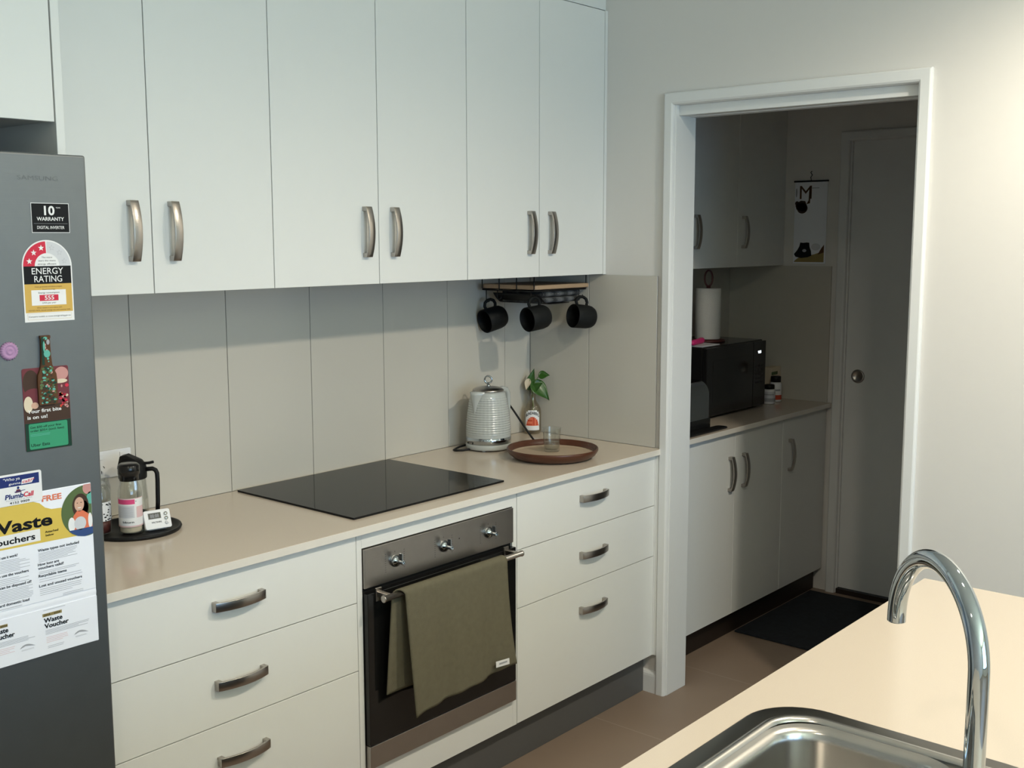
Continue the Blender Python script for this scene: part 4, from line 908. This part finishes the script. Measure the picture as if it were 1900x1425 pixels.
# vitamin bottles
def pill(x, y, rr, h, mt_l, label, band_):
    r = thing('pill_bottle', (x, y, ZPC), label, 'bottle', 'pill bottles beside the microwave')
    MB().lathe([(.001, .001), (rr * .9, .001), (rr, .005), (rr, h * .70), (rr * .80, h * .78)], 'white', (x, y, ZPC), n=32, cap0=False).build('body', r)
    m = MB(); wrap_art(m, x, y, rr + .0003, ZPC + .012, math.atan2(-2.7 - y, -3.26 - x), 3.4, h * .52, [('r', 0, 1, 0, 1, mt_l, 0), ('r', 0, 1, 0, .35, band_, 1), ('r', .25, .75, .65, .78, 'igrey', 1)]); m.build('label', r, fix=False)
    MB().lathe([(rr * .86, h * .78), (rr * .86, h * .98), (rr * .8, h), (.001, h)], 'black', (x, y, ZPC), n=32, cap1=False).build('cap', r)
pill(1.292, -.340, .027, .088, 'ilight', 'short black-capped pill bottle right beside the microwave', 'igrey')
pill(1.372, -.330, .027, .118, 'iwhite', 'taller black-capped pill bottle with red band on its label', 'itomato')
pill(1.318, -.262, .024, .148, 'ilight', 'tallest black-capped pill bottle, behind the two in front', 'igrey')
m = MB().box(1.405, 1.497, -.290, -.248, ZPC + .0005, ZPC + .150, 'icream'); A = Art(m, (0, -.2902, 0), (1, 0, 0), (0, 0, 1), (0, -1, 0))
A.rect(1.405, 1.465, ZPC + .115, ZPC + .130, 'ileaf', 1); A.rect(1.405, 1.45, ZPC + .08, ZPC + .095, 'igrey', 1); A.lines(1.405, 1.465, ZPC + .06, ZPC + .03, 5, 'igrey', 1)
tag(m.build('medicine_box', bevel=.001), 'cream cardboard box standing behind the pill bottles', 'box')
# calendar
r = thing('calendar', (1.505, -.41, 1.518), 'hanging wall calendar with letter M and dark bear picture', 'calendar')
m = MB().box(1.5035, 1.5045, -.3315, -.4895, 1.517, 1.884, 'paper'); A = Art(m, (1.5033, -.3315, 1.517), (0, -1, 0), (0, 0, 1), (-1, 0, 0), .0003)
A.text('M', .024, .292, .058, .060, 'ibrown', 2, 0); A.poly([(.010, .245), (.030, .238), (.055, .236), (.060, .262), (.052, .282), (.030, .284), (.014, .275), (.004, .262)], 'ihair', 3)
A.ell(.038, .250, .026, .024, 'ihair', 3); A.ell(.012, .272, .010, .010, 'ihair', 3); A.tube = None
A.poly([(.058, .268), (.075, .272), (.078, .345), (.070, .345), (.068, .285)], 'ibrown', 2); A.rect(.080, .118, .338, .341, 'igrey', 2)
A.ell(.008, .320, .004, .020, 'igrey', 2)
A.poly([(.004, .006), (.150, .006), (.150, .070), (.135, .052), (.105, .042), (.070, .034), (.030, .028), (.010, .014)], 'itan', 2); A.poly([(.120, .040), (.150, .050), (.150, .085), (.138, .070)], 'ibrown', 3)
A.poly([(.004, .042), (.020, .060), (.030, .078), (.034, .095), (.048, .093), (.064, .095), (.078, .094), (.080, .075), (.088, .055), (.090, .035), (.072, .028), (.040, .024), (.012, .030)], 'ink', 4)
A.ell(.055, .058, .010, .007, 'igrey', 5); A.ell(.110, .075, .022, .016, 'ilight', 2)
m.build('page', r)
MB().box(1.499, 1.5055, -.327, -.494, 1.884, 1.891, 'ink').build('hanger_bar', r)
MB().tube([(1.502, -.410, 1.890), (1.502, -.407, 1.905), (1.502, -.414, 1.915), (1.502, -.406, 1.926), (1.502, -.412, 1.932)], .0018, 'ink', n=8).build('hook', r)
# mat on pantry floor
tag(MB().prism([(.735, -.500), (1.44, -.500), (1.44, -1.05), (.735, -1.05)], .0005, .009, 'rug').build('floor_mat', bevel=.003), 'dark blue-black floor mat lying inside the pantry', 'mat')

# ================================================================== ISLAND
IX0, IX1, IY0, IY1 = -3.25, -0.903, -1.863, -2.66
SX0, SX1, SY0, SY1 = -2.46, -1.688, -1.914, -2.365
hx0, hx1, hy0, hy1 = SX0 + .040, SX1 - .040, SY0 - .040, SY1 + .040
m = MB().box(IX0, hx0, IY0, IY1, .880, .900, 'stone').box(hx1, IX1, IY0, IY1, .880, .900, 'stone').box(hx0, hx1, IY0, hy0, .880, .900, 'stone').box(hx0, hx1, hy1, IY1, .880, .900, 'stone')
tag(m.build('island_benchtop'), 'beige stone island benchtop in the foreground around the sink', 'benchtop')
m = MB().box(IX0 + .03, IX1 - .03, IY0 - .02, IY0 - .038, .001, .8795, 'islandcab').box(IX0 + .03, IX1 - .03, IY1 + .02, IY1 + .038, .001, .8795, 'islandcab').box(IX0 + .03, IX0 + .048, IY0 - .038, IY1 + .038, .001, .8795, 'islandcab').box(IX1 - .03, IX1 - .048, IY0 - .038, IY1 + .038, .001, .8795, 'islandcab')
tag(m.build('island_cabinet'), 'dark grey cabinet base supporting the island benchtop', 'cabinet')
# sink
r = thing('sink', (-2.07, -2.14, .90), 'stainless steel sink with rounded corner set in the island benchtop', 'sink')
def ring_mesh(m, prof, mt, x0, x1, y0, y1, r0):
    """loft of rounded rectangles: prof = [(inset, z)]"""
    n = 10; loops = []
    for ins, z in prof:
        rr = max(.012, r0 - ins * .75)
        loops.append([(a, b, z) for a, b in rrect(x0 + ins, x1 - ins, y0 + ins, y1 - ins, rr, n)])
    L = len(loops[0]); vs = [v for lp in loops for v in lp]
    m.add(vs, [(j * L + i, j * L + (i + 1) % L, (j + 1) * L + (i + 1) % L, (j + 1) * L + i) for j in range(len(loops) - 1) for i in range(L)], mt, True)
    return loops[-1]
m = MB(); ring_mesh(m, [(0, .9002), (.0005, .9012), (.003, .9018), (.031, .9020)], 'sinkflange', SX0, SX1, SY1, SY0, .095); m.build('flange', r)
m = MB(); ring_mesh(m, [(.031, .9018), (.033, .9045), (.037, .9060), (.042, .9058), (.046, .9035), (.0475, .9000)], 'sinksteel', SX0, SX1, SY1, SY0, .095); m.build('raised_rim', r)
bx0, bx1, by0, by1 = SX0 + .0475, SX1 - .0475, SY1 + .0475, SY0 - .0475
m = MB(); lp = ring_mesh(m, [(0, .9002), (.006, .8985), (.012, .8965), (.016, .8920), (.018, .88), (.024, .755), (.032, .742), (.050, .735)], 'sinksteel', bx0, bx1, by0 + .075, by1, .075)
m.add(lp, [tuple(range(len(lp)))], 'sinksteel')
# ledge for the tap between rim and bowl
m.box(bx0 + .01, bx1 - .01, by0 - .0, by0 + .078, .8985, .9000, 'sinksteel')
m.build('bowl', r)
# tap
tx0, ty0 = -1.9773, -2.3143
r = thing('tap', (tx0, ty0, .90), 'chrome gooseneck tap arching over the island sink', 'tap')
ph = 0.8159; Rr = .10595; zs = 1.1297
MB().lathe([(.027, .9005), (.027, .906), (.024, .910), (.0185, .912), (.0185, .960), (.0165, .9640), (.0125, .966)], 'chrome', (tx0, ty0, 0), n=40).build('base', r)
pts = [(tx0, ty0, .96 + (zs - .96) * k / 10) for k in range(10)]
for k in range(41):
    a = PI * k / 40; d_ = Rr * (1 - math.cos(a)); pts.append((tx0 + d_ * math.cos(ph), ty0 + d_ * math.sin(ph), zs + Rr * math.sin(a)))
pts.append((tx0 + 2 * Rr * math.cos(ph), ty0 + 2 * Rr * math.sin(ph), zs - .006))
MB().tube(pts, .01225, 'chrome', n=48, caps=False).build('spout', r)
e = pts[-1]; MB().lathe([(.01225, 0), (.0118, -.001), (.010, -.0005), (.0095, .006), (.001, .006)], 'chrome', e, n=40, cap0=False, cap1=False).build('aerator', r)
MB().tube([(tx0 + .018, ty0 - .006, .935), (tx0 + .040, ty0 - .012, .938), (tx0 + .085, ty0 - .020, .955)], .005, 'chrome', n=14, rs=[.009, .006, .0045]).build('lever', r)
